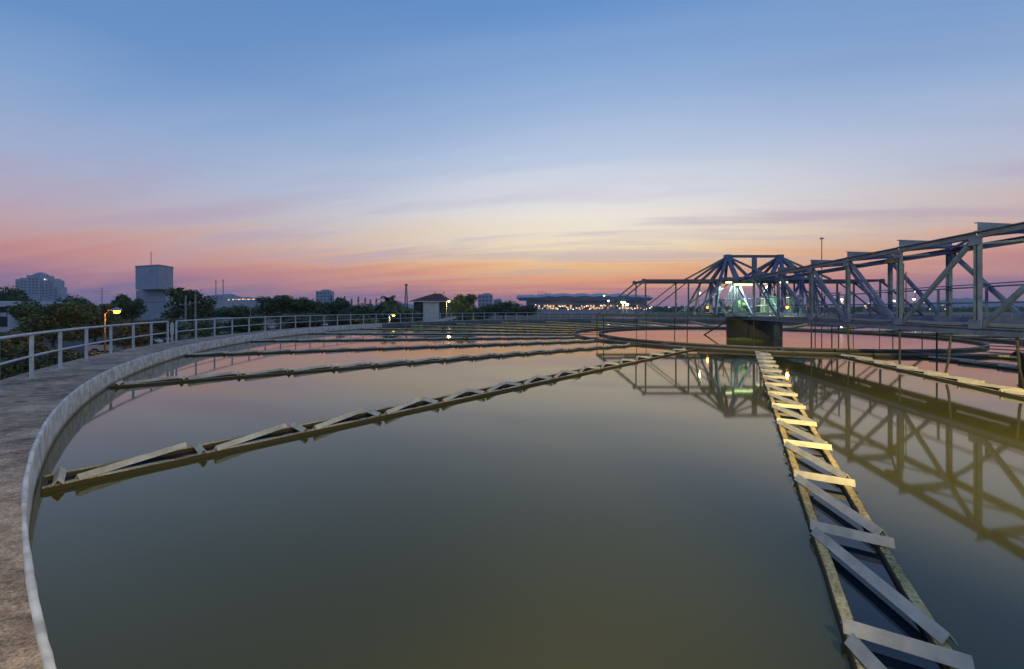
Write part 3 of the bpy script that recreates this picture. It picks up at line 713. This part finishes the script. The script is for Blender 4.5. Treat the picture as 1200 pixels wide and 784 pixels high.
# ---------------------------------------------------------------- BUILDINGS
def win_grid(root,face_o,ux,uz,nx,nz,w,h,dx,dz,m,inset=None,lit=0,litm='e_win',seed=1,name='window'):
    """separate window objects on a facade; face_o = lower-left centre, ux = unit along the facade"""
    rnd=random.Random(seed); mesh=None; ux=Vector(ux).normalized(); ang=math.atan2(ux.y,ux.x)
    for i in range(nx):
        for k in range(nz):
            l=rnd.random()<lit
            key=(name,w,h,litm if l else m)
            if key not in WM:
                b=MB(); b.box((0,0,0),(w,.12,h)); o=b.build(name,M[litm if l else m]); WM[key]=o.data
            else:
                o=bpy.data.objects.new(name,WM[key]); COL.objects.link(o)
            o.parent=root; o.location=Vector(face_o)+ux*dx*i+Vector((0,0,dz*k)); o.rotation_euler.z=ang
WM={}
# concrete water tower with overhanging tank box
Y=90; k_=Y/F
c0=P(186,337,Y)   # nearest top corner of the upper box
t=empty('water_tower',(P(180,300,Y+4).x,Y+4,GZ),0,'square grey concrete water tower with an overhanging upper box','water tower')
def prism(b,pts,z0,z1):
    A=[b.bm.verts.new((x,y,z0)) for x,y in pts]; B_=[b.bm.verts.new((x,y,z1)) for x,y in pts]; n=len(pts)
    for i in range(n): b.bm.faces.new((A[i],A[(i+1)%n],B_[(i+1)%n],B_[i]))
    b.bm.faces.new(A[::-1]); b.bm.faces.new(B_)
def at(px,Y): return Vector(((px-600)/F*Y,Y))
O2=Vector((t.location.x,t.location.y))
c=at(186,90); l_=at(158.7,93); r_=at(203,95); bk=l_+(r_-c)
ztop=EYE+51*90/F; zmid=EYE+25*90/F-.3
b=MB(); prism(b,[tuple(q-O2) for q in (c,r_,bk,l_)],zmid-GZ,ztop-GZ); b.build('upper_box',M['grey_conc'],t)
n_=(bk-l_).normalized()  # setback direction
off=n_*2.9
c2=at(194.5,92.6); l2=at(159.3,96.4); r2=at(201.5,96.2); b2=l2+(r2-c2)
b=MB(); prism(b,[tuple(q-O2) for q in (c2,r2,b2,l2)],-.2,zmid-GZ-.004); b.build('shaft',M['grey_conc'],t)
b=MB(); prism(b,[tuple(q-O2) for q in (c+(c-l_).normalized()*.12-n_*.12,r_+(c-l_).normalized()*.12+n_*.12,bk+(l_-c).normalized()*.12+n_*.12,l_+(l_-c).normalized()*.12-n_*.12)],ztop-GZ+.003,ztop-GZ+.22); b.build('roof_slab',M['grey_conc'],t)
b=MB(); q=at(177,92)-O2; b.tube([(q.x,q.y,ztop-GZ+.2),(q.x,q.y,ztop-GZ+3.4)],.06,6); b.build('antenna',M['rod'],t)
b=MB(); m1=(l2+c2)/2-O2; b.beam((l2-O2).to_3d()+Vector((0,0,6.6))-n_.to_3d()*.02,(c2-O2).to_3d()+Vector((0,0,6.6))-n_.to_3d()*.02,.06,.10); b.build('band_course',M['pier'],t)
# white building at the left edge
bl=empty('white_building',(P(0,0,62).x-3,66,GZ),0,'white two storey building with a flat overhanging roof at the left edge','building')
Lx=bl.location
b=MB(); b.box((0,0,2.2),(9.6,7,4.4)); b.build('wall',M['white'],bl)
b=MB(); b.box((.2,-.4,5.75),(10.8,8.4,.9)); b.build('roof',M['white'],bl,bevel=.05)
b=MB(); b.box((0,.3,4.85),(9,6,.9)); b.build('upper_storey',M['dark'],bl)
for i in range(4):
    b=MB(); b.box((-4.6+i*3.1,-4.1,2.65),(.35,.35,5.3)); b.build('column',M['white'],bl)
win_grid(bl,(-3.2,-3.52,3.0),(1,0,0),None,3,1,1.8,1.6,3.1,0,'glass')
# hotel, stepped block with curved crown
Y=450; s_=Y/F
def hz(py): return EYE-(py-HY)*s_-GZ
ht=empty('hotel_block',(P(42,0,Y).x,Y+7,GZ),0,'large pale stepped hotel tower far away on the left skyline','building')
cols=[(16,22,327),(22,31,325.5),(31,47,322.5),(47,56,326),(56,61,328),(61,65,336),(65,69,344)]
for i,(x0,x1,ty) in enumerate(cols):
    b=MB(); w=(x1-x0)*s_; cxm=((x0+x1)/2-42)*s_; dp=14-abs(i-2)*1.5
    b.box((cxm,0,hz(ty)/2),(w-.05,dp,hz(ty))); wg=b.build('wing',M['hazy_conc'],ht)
    nx=max(1,int(w/4.2)); win_grid(ht,(cxm-(nx-1)*2,-dp/2-.03,hz(ty)-4.5-3.2*5),(1,0,0),None,nx,6,2.4,1.5,4,3.2,'far_win',seed=i)
b=MB(); b.tube([((31-42)*s_,0,hz(323)),((35-42)*s_,0,hz(321)),((39-42)*s_,0,hz(320.3)),((43-42)*s_,0,hz(321)),((47-42)*s_,0,hz(323))],2.0,8); b.build('curved_crown',M['hazy_conc'],ht)
b=MB(); b.ball(((53.5-42)*s_,-8,hz(327.5)),.45); b.build('roof_lamp',M['e_white'],ht)
# apartment block centre left
def block(px0,px1,ty,Y,lb,floors=5,bays=4,lit=.0,name='apartment_block',m='hazy_conc'):
    s=Y/F; w=(px1-px0)*s; h=EYE-(ty-HY)*s-GZ; t=empty(name,(((px0+px1)/2-600)*s,Y+w*.3,GZ),0,lb,'building')
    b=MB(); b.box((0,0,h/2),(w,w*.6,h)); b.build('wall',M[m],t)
    b=MB(); b.box((w*.1,0,h+h*.03),(w*.5,w*.4,h*.06)); b.build('roof',M[m],t)
    fh=min(3.2,h/(floors+1)); win_grid(t,(-w/2+w/(bays)/2,-w*.3-.03,h-fh*.7-fh*(floors-1)),(1,0,0),None,bays,floors,w/bays*.55,fh*.5,w/bays,fh,'far_win',lit=lit)
    return t
block(370,387,341,400,'small pale apartment block above the trees left of centre',4,4)
block(560,577,345,350,'pale grey block on the skyline between the round tree and terminal',4,4)
block(578,588,351,420,'low pale annex right of the grey skyline block',2,2)
block(243,262,346,900,'hazy far building on the hill below two thin masts',3,4)
block(272,300,349.5,800,'long low far building with lit windows right of the hill masts',1,10,lit=.9)
# white house with red hipped roof
Y=95; s_=Y/F
hs=empty('white_house',(P(500,0,Y).x,Y+5,GZ),0,'white house with a dark red hipped roof beside the round tree','house')
ze=EYE-(352.8-HY)*s_-GZ; zr=EYE-(343-HY)*s_-GZ
x0,x1=(480-500)*s_,(523-500)*s_
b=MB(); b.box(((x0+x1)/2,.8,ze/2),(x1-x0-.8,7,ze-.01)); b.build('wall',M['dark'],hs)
b=MB(); b.box(((494.5+513)/2*s_-500*s_,-3.0,ze/2),((513-494.5)*s_,1.6,ze-.02)); b.build('front_wall',M['white'],hs)
b=MB()
A=[(x0-.4,-4.4),(x1+.3,-4.4),(x1+.3,5),(x0-.4,5)]
va=[b.bm.verts.new((x,y,ze)) for x,y in A]; r0=b.bm.verts.new((x0+4.8,.3,zr)); r1=b.bm.verts.new((x1-2.2,.3,zr))
for f_ in ((va[0],va[1],r1,r0),(va[1],va[2],r1),(va[2],va[3],r0,r1),(va[3],va[0],r0),(va[3],va[2],va[1],va[0])): b.bm.faces.new(f_)
rf=b.build('roof',M['roof_red'],hs)
for xx in (x0+5,x0+7.2):
    b=MB(); b.box((xx,.3,zr+.15),(.14,.14,.7)); b.build('finial',M['roof_red'],rf)
win_grid(hs,(x0+1.2,-2.75,ze-1.6),(1,0,0),None,2,1,1.0,1.2,1.5,0,'glass')
b=MB(); b.box(((x0+x1)/2,-4.42,ze-.08),(x1-x0+.7,.05,.22)); b.build('gutter',M['white'],hs)
# pale hut by the fence at (255,370)
hut=empty('pale_hut',(P(258,0,80).x,80,GZ),0,'small pale hut behind the railing right of the utility poles','hut')
b=MB(); b.box((0,0,1.5),(3,2.6,3)); b.build('wall',M['white'],hut); b=MB(); b.box((0,0,3.15),(3.6,3.2,.25)); b.build('roof',M['hazy_conc'],hut)
b=MB(); b.box((.3,-1.32,1.1),(.9,.05,2.0)); b.build('door',M['dark'],hut)
# ramp lit by the yellow lamp
rp=empty('concrete_ramp',(P(515,0,72).x,72,GZ),R(6),'low sloping concrete ramp lit yellow below the house','ramp')
b=MB()
A=[b.bm.verts.new(v) for v in ((-3,-1.2,-.1),(3,-1.2,-.1),(3,1.2,-.1),(-3,1.2,-.1),(-3,-1.2,2.1),(3,-1.2,3.3),(3,1.2,3.3),(-3,1.2,2.1))]
for f_ in ((0,1,5,4),(1,2,6,5),(2,3,7,6),(3,0,4,7),(4,5,6,7)): b.bm.faces.new([A[i] for i in f_])
b.build('ramp_slab',M['soil'],rp)
b=MB(); b.beam((-3,-1.25,2.3),(3,-1.25,3.5),.12,.5); b.build('side_kerb',M['white'],rp)
# terminal building with thousands of lights at its foot
Y=400; s_=Y/F
tm=empty('terminal_building',(P(685,0,Y).x,Y+20,GZ),0,'very long airport style terminal with a wavy dark roof and rows of lights','building')
def tx(px): return (px-685)*s_
hT=hz_=EYE-(345-HY)*s_-GZ
b=MB(); b.box((tx(690),4,(EYE-(352-HY)*s_-GZ)/2),(tx(762)-tx(618),30,EYE-(352-HY)*s_-GZ)); b.build('main_hall',M['hazy_conc'],tm)
b=MB(); n=80; rows=[]
for j,yy in enumerate((-22,-6,14,26)):
    row=[]
    for i in range(n+1):
        px=606+(765-606)*i/n; t_=i/n
        ty=345.5-1.4*abs(math.sin((px-606)*.14))*(1 if 622<px<750 else .3)-(1.0 if 640<px<742 else 0)+(3.2 if px<611 or px>760 else 0)*0
        if j in(0,3): ty+=3.6
        row.append(b.bm.verts.new((tx(px),yy,EYE-(ty-HY)*s_-GZ)))
    rows.append(row)
low=[b.bm.verts.new((tx(612 if i==0 else 0) if 0 else tx(606+(765-606)*i/n)*.97,-18,EYE-(352.5-HY)*s_-GZ)) for i in range(n+1)]
for j in range(3):
    for i in range(n): b.bm.faces.new((rows[j][i],rows[j][i+1],rows[j+1][i+1],rows[j+1][i]))
for i in range(n): b.bm.faces.new((low[i],low[i+1],rows[0][i+1],rows[0][i]))
b.build('wavy_roof',M['troof'],tm,fixn=False)
win_grid(tm,(tx(650),-18.7,EYE-(350.6-HY)*s_-GZ),(1,0,0),None,22,1,1.0,.8,1.15,0,'dark',lit=.55,litm='e_win2',seed=4)
win_grid(tm,(tx(622),-11.3,EYE-(361.0-HY)*s_-GZ),(1,0,0),None,38,2,1.5,1.7,2.95,2.2,'dark',lit=.6,seed=5)
for px in (633,637,641): 
    b=MB(); b.tube([(tx(px),0,EYE-(345-HY)*s_-GZ),(tx(px),0,EYE-(340.5-HY)*s_-GZ)],.25,5); b.build('roof_aerial',M['rod'],tm)
# street level lamps in front of the terminal: each one a thing
rl=random.Random(21)
def lamp_post(px,py,Y,m,lb,arm=0.0,r=.22,e=0,col=(1,.6,.2),group=None,pole='pole',armdir=(1,0),name='street_lamp',base=GZ):
    p=P(px,py,Y); t=empty(name,(p.x-arm*armdir[0],p.y-arm*armdir[1],base),0,lb,'street lamp',group); hh=p.z-base
    w=max(.05,Y*.0006)
    ax_,ay_=arm*armdir[0],arm*armdir[1]
    b=MB()
    if arm: b.tube([(0,0,0),(0,0,hh-.3),(ax_*.3,ay_*.3,hh+.05),(ax_,ay_,hh+.1)],[w*1.5,w,w*.8,w*.6],6)
    else: b.tube([(0,0,0),(0,0,hh)],[w*1.4,w],6)
    b.build('pole',M[pole],t)
    b=MB(); b.lathe([(.02,r*1.1),(r*1.2,r*.6),(r*1.3,0)],12,(ax_,ay_,hh)); b.build('lamp_head',M['galv'],t)
    if m:
        b=MB(); b.ball((ax_,ay_,hh-r*.1),r*.95); b.build('bulb',M[m],t,smooth=True)
    if e:
        l=light('POINT',(ax_,ay_,hh-r*1.8),col,e,r*.7); l.parent=t; l.name='light_source'
    return t
lamp_post(137,364,35,'e_orange','bright orange street lamp glowing among the trees at left',1.05,.26,620,(1,.42,.07),pole='bark')
lamp_post(461,369,62,'e_yellow','low yellow green street lamp behind the far left railing',.6,.22,260,(1,.95,.3))
lamp_post(526,352.5,78,'e_yellow','tall yellow green street lamp in front of the house with the red roof',.5,.28,700,(1,.92,.3))
lamp_post(708,346,300,'e_tube','green tinted lamp above the terminal roof, left of its brightest lights',0,.9)
lamp_post(713,352,260,'e_white','white lamp beside the green tinted one in front of the terminal',0,.8)
lamp_post(730,353.5,240,'e_flood','brightest floodlit mast in front of the terminal right end',0,1.3,2500,(1,.95,.6))
lamp_post(735,356,240,'e_flood','second floodlight just right of and below the brightest one',0,1.0)
lamp_post(986.5,350.5,150,'e_flood','star bright white lamp seen through the right half of the bridge',0,.42,1500,(1,1,.6))
lamp_post(1071,350,220,'e_flood','bright lamp seen just right of the middle bridge post',0,.7)
lamp_post(1048,352,230,'e_flood','bright lamp seen just left of the middle bridge post',0,.6)
lamp_post(1072.5,341.5,230,'e_flood','small lamp high above the bright one right of the middle post',0,.35)
lamp_post(939,358,170,'e_yellow','yellow lamp low behind the bridge right of the pier',0,.3)
lamp_post(963,280,60,None,'very tall dark unlit lamp mast rising behind the bridge',0,.22,pole='rod')
lamp_post(296,352,75,None,'tall thin unlit white pole lamp above the railing left of centre',.4,.2,pole='galv')
lamp_post(319,384,50,None,'low unlit curved street lamp behind the railing, first of two',.8,.22,pole='galv',group='low curved street lamps')
lamp_post(382,381,58,None,'low unlit curved street lamp behind the railing, second of two',.8,.22,pole='galv',group='low curved street lamps')
for i in range(46):
    px=622+i*3.15+rl.uniform(-1,1); 
    if 726<px<740: continue
    lamp_post(px,rl.uniform(357,362.5),rl.uniform(330,375),rl.choice(['e_warm','e_warm','e_orange2','e_white']),'tiny warm lamp in the dense row along the foot of the terminal',0,rl.uniform(.35,.75),group='row of lamps at the terminal')
for i in range(26):
    px=rl.choice([rl.uniform(770,830),rl.uniform(1020,1110),rl.uniform(930,1020)])
    lamp_post(px,rl.uniform(353,363),rl.uniform(300,500),rl.choice(['e_warm','e_flood','e_white']),'small far lamp among the lights seen through the bridge trusses',0,rl.uniform(.25,.7),group='far lamps behind the bridge')
for px in (268,273,280,285,291,297,301):
    lamp_post(px,350.5+rl.uniform(-.6,.6),600,'e_warm','tiny far lamp in the row under the hill at left',0,.9,group='far lamps under the hill')
# utility poles with cross arms
def upole(px,ty,Y,lb,arms=2,w=1.8):
    p=P(px,ty,Y); t=empty('utility_pole',(p.x,p.y,GZ),0,lb,'utility pole','utility poles'); h=p.z-GZ
    b=MB(); b.tube([(0,0,-.2),(0,0,h)],[.16,.11],8); b.build('pole',M['pole'],t)
    for i in range(arms):
        b=MB(); z=h-1.6-i*.9; b.box((0,-.14,z),(w-.3*i,.1,.12)); ca=b.build('cross_arm',M['pole'],t)
        for s in (-1,0,1):
            b=MB(); b.tube([(s*w*.4,-.14,z+.06),(s*w*.4,-.14,z+.3)],.05,6); b.build('insulator',M['white'],ca)
upole(217.6,346,66,'concrete utility pole in front of the round tree, left of the pair',1,1.9)
upole(229,344,68,'concrete utility pole in front of the round tree, right of the pair',1,1.9)
upole(199.5,350,70,'shorter utility pole at the right foot of the water tower',1,1.2)
upole(119.5,337,160,'far utility pole above the trees between hotel and water tower',2,7)
def mast(px,ty,Y,lb,w,m='mast'):
    p=P(px,ty,Y); t=empty('radio_mast',(p.x,p.y,GZ),0,lb,'radio mast'); h=p.z-GZ
    cs=[(-w,-w),(w,-w),(w,w),(-w,w)]
    for c in cs:
        b=MB(); b.beam((c[0],c[1],0),(c[0]*.25,c[1]*.25,h*.94),w*.22,w*.22); b.build('leg',M[m],t)
    b=MB(); n=12
    for k in range(n):
        for i in range(4):
            f0=1-.75*k/n; f1=1-.75*(k+1)/n; a_=cs[i]; c_=cs[(i+1)%4]
            b.beam((a_[0]*f0,a_[1]*f0,h*.94*k/n),(c_[0]*f1,c_[1]*f1,h*.94*(k+1)/n),w*.13,w*.13)
    b.build('lattice',M[m],t)
    b=MB(); b.tube([(0,0,h*.94),(0,0,h)],w*.2,6); b.build('spike',M[m],t)
    b=MB(); b.lathe([(w*.3,h*.93),(w*.9,h*.93),(w*.9,h*.97),(w*.3,h*.97)],10); b.build('antenna_ring',M[m],t)
mast(476,332,300,'red lattice radio mast left of the house with the red roof',1.3)
mast(253,328,1500,'left of two hair thin masts on the hill',2.2,'rod')
mast(261.5,327,1500,'right of two hair thin masts on the hill',2.2,'rod')
# cars
def make_car(name,m):
    t=empty(name,(0,0,0)); prof=[(-2.15,.35),(-2.2,.7),(-2.05,.92),(-1.25,1.0),(-.7,1.42),(.75,1.45),(1.5,1.02),(2.1,.9),(2.2,.6),(2.15,.35)]
    b=MB(); A=[b.bm.verts.new((x,-.85,z)) for x,z in prof]; B_=[b.bm.verts.new((x,.85,z)) for x,z in prof]; n=len(prof)
    for v in A+B_:
        if v.co.z>1.2: v.co.y*=.80
    for i in range(n): b.bm.faces.new((A[i],A[(i+1)%n],B_[(i+1)%n],B_[i]))
    b.bm.faces.new(A[::-1]); b.bm.faces.new(B_); b.build('body',M[m],t,bevel=.06)
    for s in (-1,1):
        b=MB(); A=[b.bm.verts.new(v) for v in ((-1.15,s*.862,1.02),(1.3,s*.862,1.03),(.72,s*.72,1.40),(-.66,s*.72,1.38))]; b.bm.faces.new(A); o=b.build('side_window',M['glass'],t)
        sd=o.modifiers.new('s','SOLIDIFY'); sd.thickness=.03; sd.offset=0
    for x in (-1.35,1.35):
        for s in (-1,1):
            b=MB(); b.tube([(x,s*.70,.32),(x,s*.9,.32)],.32,18); w=b.build('wheel',M['tyre'],t); b=MB(); b.tube([(x,s*.88,.32),(x,s*.915,.32)],.19,12); b.build('rim',M['galv'],w)
    for s in (-1,1):
        b=MB(); b.box((-2.16,s*.6,.72),(.08,.32,.14)); b.build('headlight',M['galv'],t)
    return t
for (px,py,Y,m,lb,rz) in ((174,409,46.5,'car_silver','silver car parked under the trees below the water tower',.25),(187,407,49,'car_red','maroon car parked beside the silver one below the water tower',.2),(135,410,45,'car_white','pale car parked under the orange street lamp',.35)):
    c_=make_car('parked_car',m); p=P(px,py,Y); c_.location=(p.x,p.y,GZ+.02); c_.rotation_euler.z=rz; tag(c_,lb,'car','cars parked beyond the railing')
# ---------------------------------------------------------------- HAZE
b=MB(); b.box((0,1200,(GZ-1+130)/2),(7600,6200,130-(GZ-1)))
hm=bpy.data.materials.new('haze'); hm.use_nodes=True; nt=hm.node_tree; nt.nodes.clear()
o_=nt.nodes.new('ShaderNodeOutputMaterial'); pv=nt.nodes.new('ShaderNodeVolumePrincipled'); pv.inputs['Color'].default_value=(.85,.88,1,1); pv.inputs['Density'].default_value=.00018
nt.links.new(pv.outputs[0],o_.inputs['Volume'])
tag(b.build('haze',hm),'thin evening haze over the far skyline','haze',kind='stuff')
# ---------------------------------------------------------------- SKY (world), sun below the haze, camera
w=bpy.data.worlds.new('World'); sc.world=w; w.use_nodes=True; nt=w.node_tree; N=nt.nodes.new; L=nt.links.new
bg=nt.nodes['Background']; tc=N('ShaderNodeTexCoord'); sx=N('ShaderNodeSeparateXYZ'); L(tc.outputs['Generated'],sx.inputs[0])
def mth(op,a=None,c=None,d=None,clamp=False):
    n=N('ShaderNodeMath'); n.operation=op; n.use_clamp=clamp
    for i,v in enumerate((a,c,d)):
        if v is None: continue
        if isinstance(v,(int,float)): n.inputs[i].default_value=v
        else: L(v,n.inputs[i])
    return n.outputs[0]
el=mth('ARCSINE',sx.outputs['Z']); 
# streaky cloud coordinates: project the direction on a plane overhead
den=mth('ADD',mth('MAXIMUM',sx.outputs['Z'],0.0),.10)
cu=mth('DIVIDE',sx.outputs['X'],den); cv=mth('DIVIDE',sx.outputs['Y'],den)
cmb=N('ShaderNodeCombineXYZ'); L(mth('MULTIPLY',cu,.16),cmb.inputs[0]); L(mth('MULTIPLY',mth('ADD',cv,mth('MULTIPLY',cu,.22)),.85),cmb.inputs[1])
cn=N('ShaderNodeTexNoise'); cn.inputs['Scale'].default_value=2.1; cn.inputs['Detail'].default_value=7; cn.inputs['Roughness'].default_value=.58; cn.inputs['Distortion'].default_value=.35; L(cmb.outputs[0],cn.inputs['Vector'])
ee=mth('ADD',mth('DIVIDE',el,R(45)),mth('MULTIPLY',mth('SUBTRACT',cn.outputs['Fac'],.5),.17),clamp=True)
def ramp(stops):
    r=N('ShaderNodeValToRGB'); cr=r.color_ramp
    while len(cr.elements)<len(stops): cr.elements.new(.5)
    for e,(d,c) in zip(cr.elements,stops): e.position=d/45; e.color=(*lin(c),1)
    L(ee,r.inputs[0]); return r.outputs[0]
center=ramp([(0,(160,126,152)),(1.8,(208,142,140)),(3.4,(244,164,124)),(5.6,(252,198,136)),(8.6,(252,232,194)),(12,(244,236,224)),(15.6,(226,226,232)),(21,(190,204,228)),(29,(146,176,217)),(37,(104,147,204)),(45,(88,132,192))])
side=ramp([(0,(126,116,160)),(1.5,(146,124,160)),(3.2,(180,130,150)),(5.2,(206,146,144)),(7.4,(200,162,166)),(10.4,(180,172,194)),(14,(160,174,208)),(20,(130,163,208)),(26,(100,143,198)),(35,(90,134,190)),(45,(82,126,184))])
azm=mth('ARCTAN2',sx.outputs['X'],sx.outputs['Y'])
d_=mth('DIVIDE',mth('SUBTRACT',azm,R(11)),R(31)); gfac=mth('EXPONENT',mth('MULTIPLY',mth('MULTIPLY',d_,d_),-.7))
mx=N('ShaderNodeMix'); mx.data_type='RGBA'; L(gfac,mx.inputs['Factor']); L(side,mx.inputs['A']); L(center,mx.inputs['B'])
# soft mauve streak clouds low in the sky
cl=N('ShaderNodeMapRange'); cl.interpolation_type='SMOOTHSTEP'; cl.inputs['From Min'].default_value=.47; cl.inputs['From Max'].default_value=.64; L(cn.outputs['Fac'],cl.inputs['Value'])
lo=N('ShaderNodeMapRange'); lo.interpolation_type='SMOOTHSTEP'; lo.inputs['From Min'].default_value=R(2); lo.inputs['From Max'].default_value=R(6); L(el,lo.inputs['Value'])
hi=N('ShaderNodeMapRange'); hi.interpolation_type='SMOOTHSTEP'; hi.inputs['From Min'].default_value=R(19); hi.inputs['From Max'].default_value=R(10); hi.inputs['To Min'].default_value=0; hi.inputs['To Max'].default_value=1; L(el,hi.inputs['Value'])
cf=mth('MULTIPLY',mth('MULTIPLY',mth('MULTIPLY',cl.outputs[0],lo.outputs[0]),hi.outputs[0]),.5)
m3=N('ShaderNodeMix'); m3.data_type='RGBA'; L(cf,m3.inputs['Factor']); L(mx.outputs['Result'],m3.inputs['A']); m3.inputs['B'].default_value=(*lin((190,160,178)),1)
# behind the camera the dusk sky is plain darker blue
bk_=N('ShaderNodeMapRange'); bk_.inputs['From Min'].default_value=-.35; bk_.inputs['From Max'].default_value=.25; L(sx.outputs['Y'],bk_.inputs['Value'])
upm=N('ShaderNodeMapRange'); upm.inputs['From Min'].default_value=.55; upm.inputs['From Max'].default_value=.85; L(sx.outputs['Z'],upm.inputs['Value'])
bf=mth('MAXIMUM',bk_.outputs[0],upm.outputs[0],clamp=True)
m4=N('ShaderNodeMix'); m4.data_type='RGBA'; L(bf,m4.inputs['Factor']); m4.inputs['A'].default_value=(*lin((134,154,196)),1); L(m3.outputs['Result'],m4.inputs['B'])
L(m4.outputs['Result'],bg.inputs['Color']); bg.inputs['Strength'].default_value=1.0
cam=bpy.data.cameras.new('camera'); co=bpy.data.objects.new('camera',cam); COL.objects.link(co); sc.camera=co
co.location=(0,0,EYE); co.rotation_euler=(PI/2,0,0); cam.sensor_width=36; cam.lens=F/1200*36; cam.shift_y=-(392-HY)/1200; cam.clip_start=.05; cam.clip_end=20000
vs_=sc.view_settings; vs_.view_transform='Standard'; vs_.look='None'; vs_.exposure=0; vs_.gamma=1
sc.render.engine='CYCLES'; sc.cycles.use_denoising=True; sc.cycles.max_bounces=8; sc.cycles.sample_clamp_indirect=4
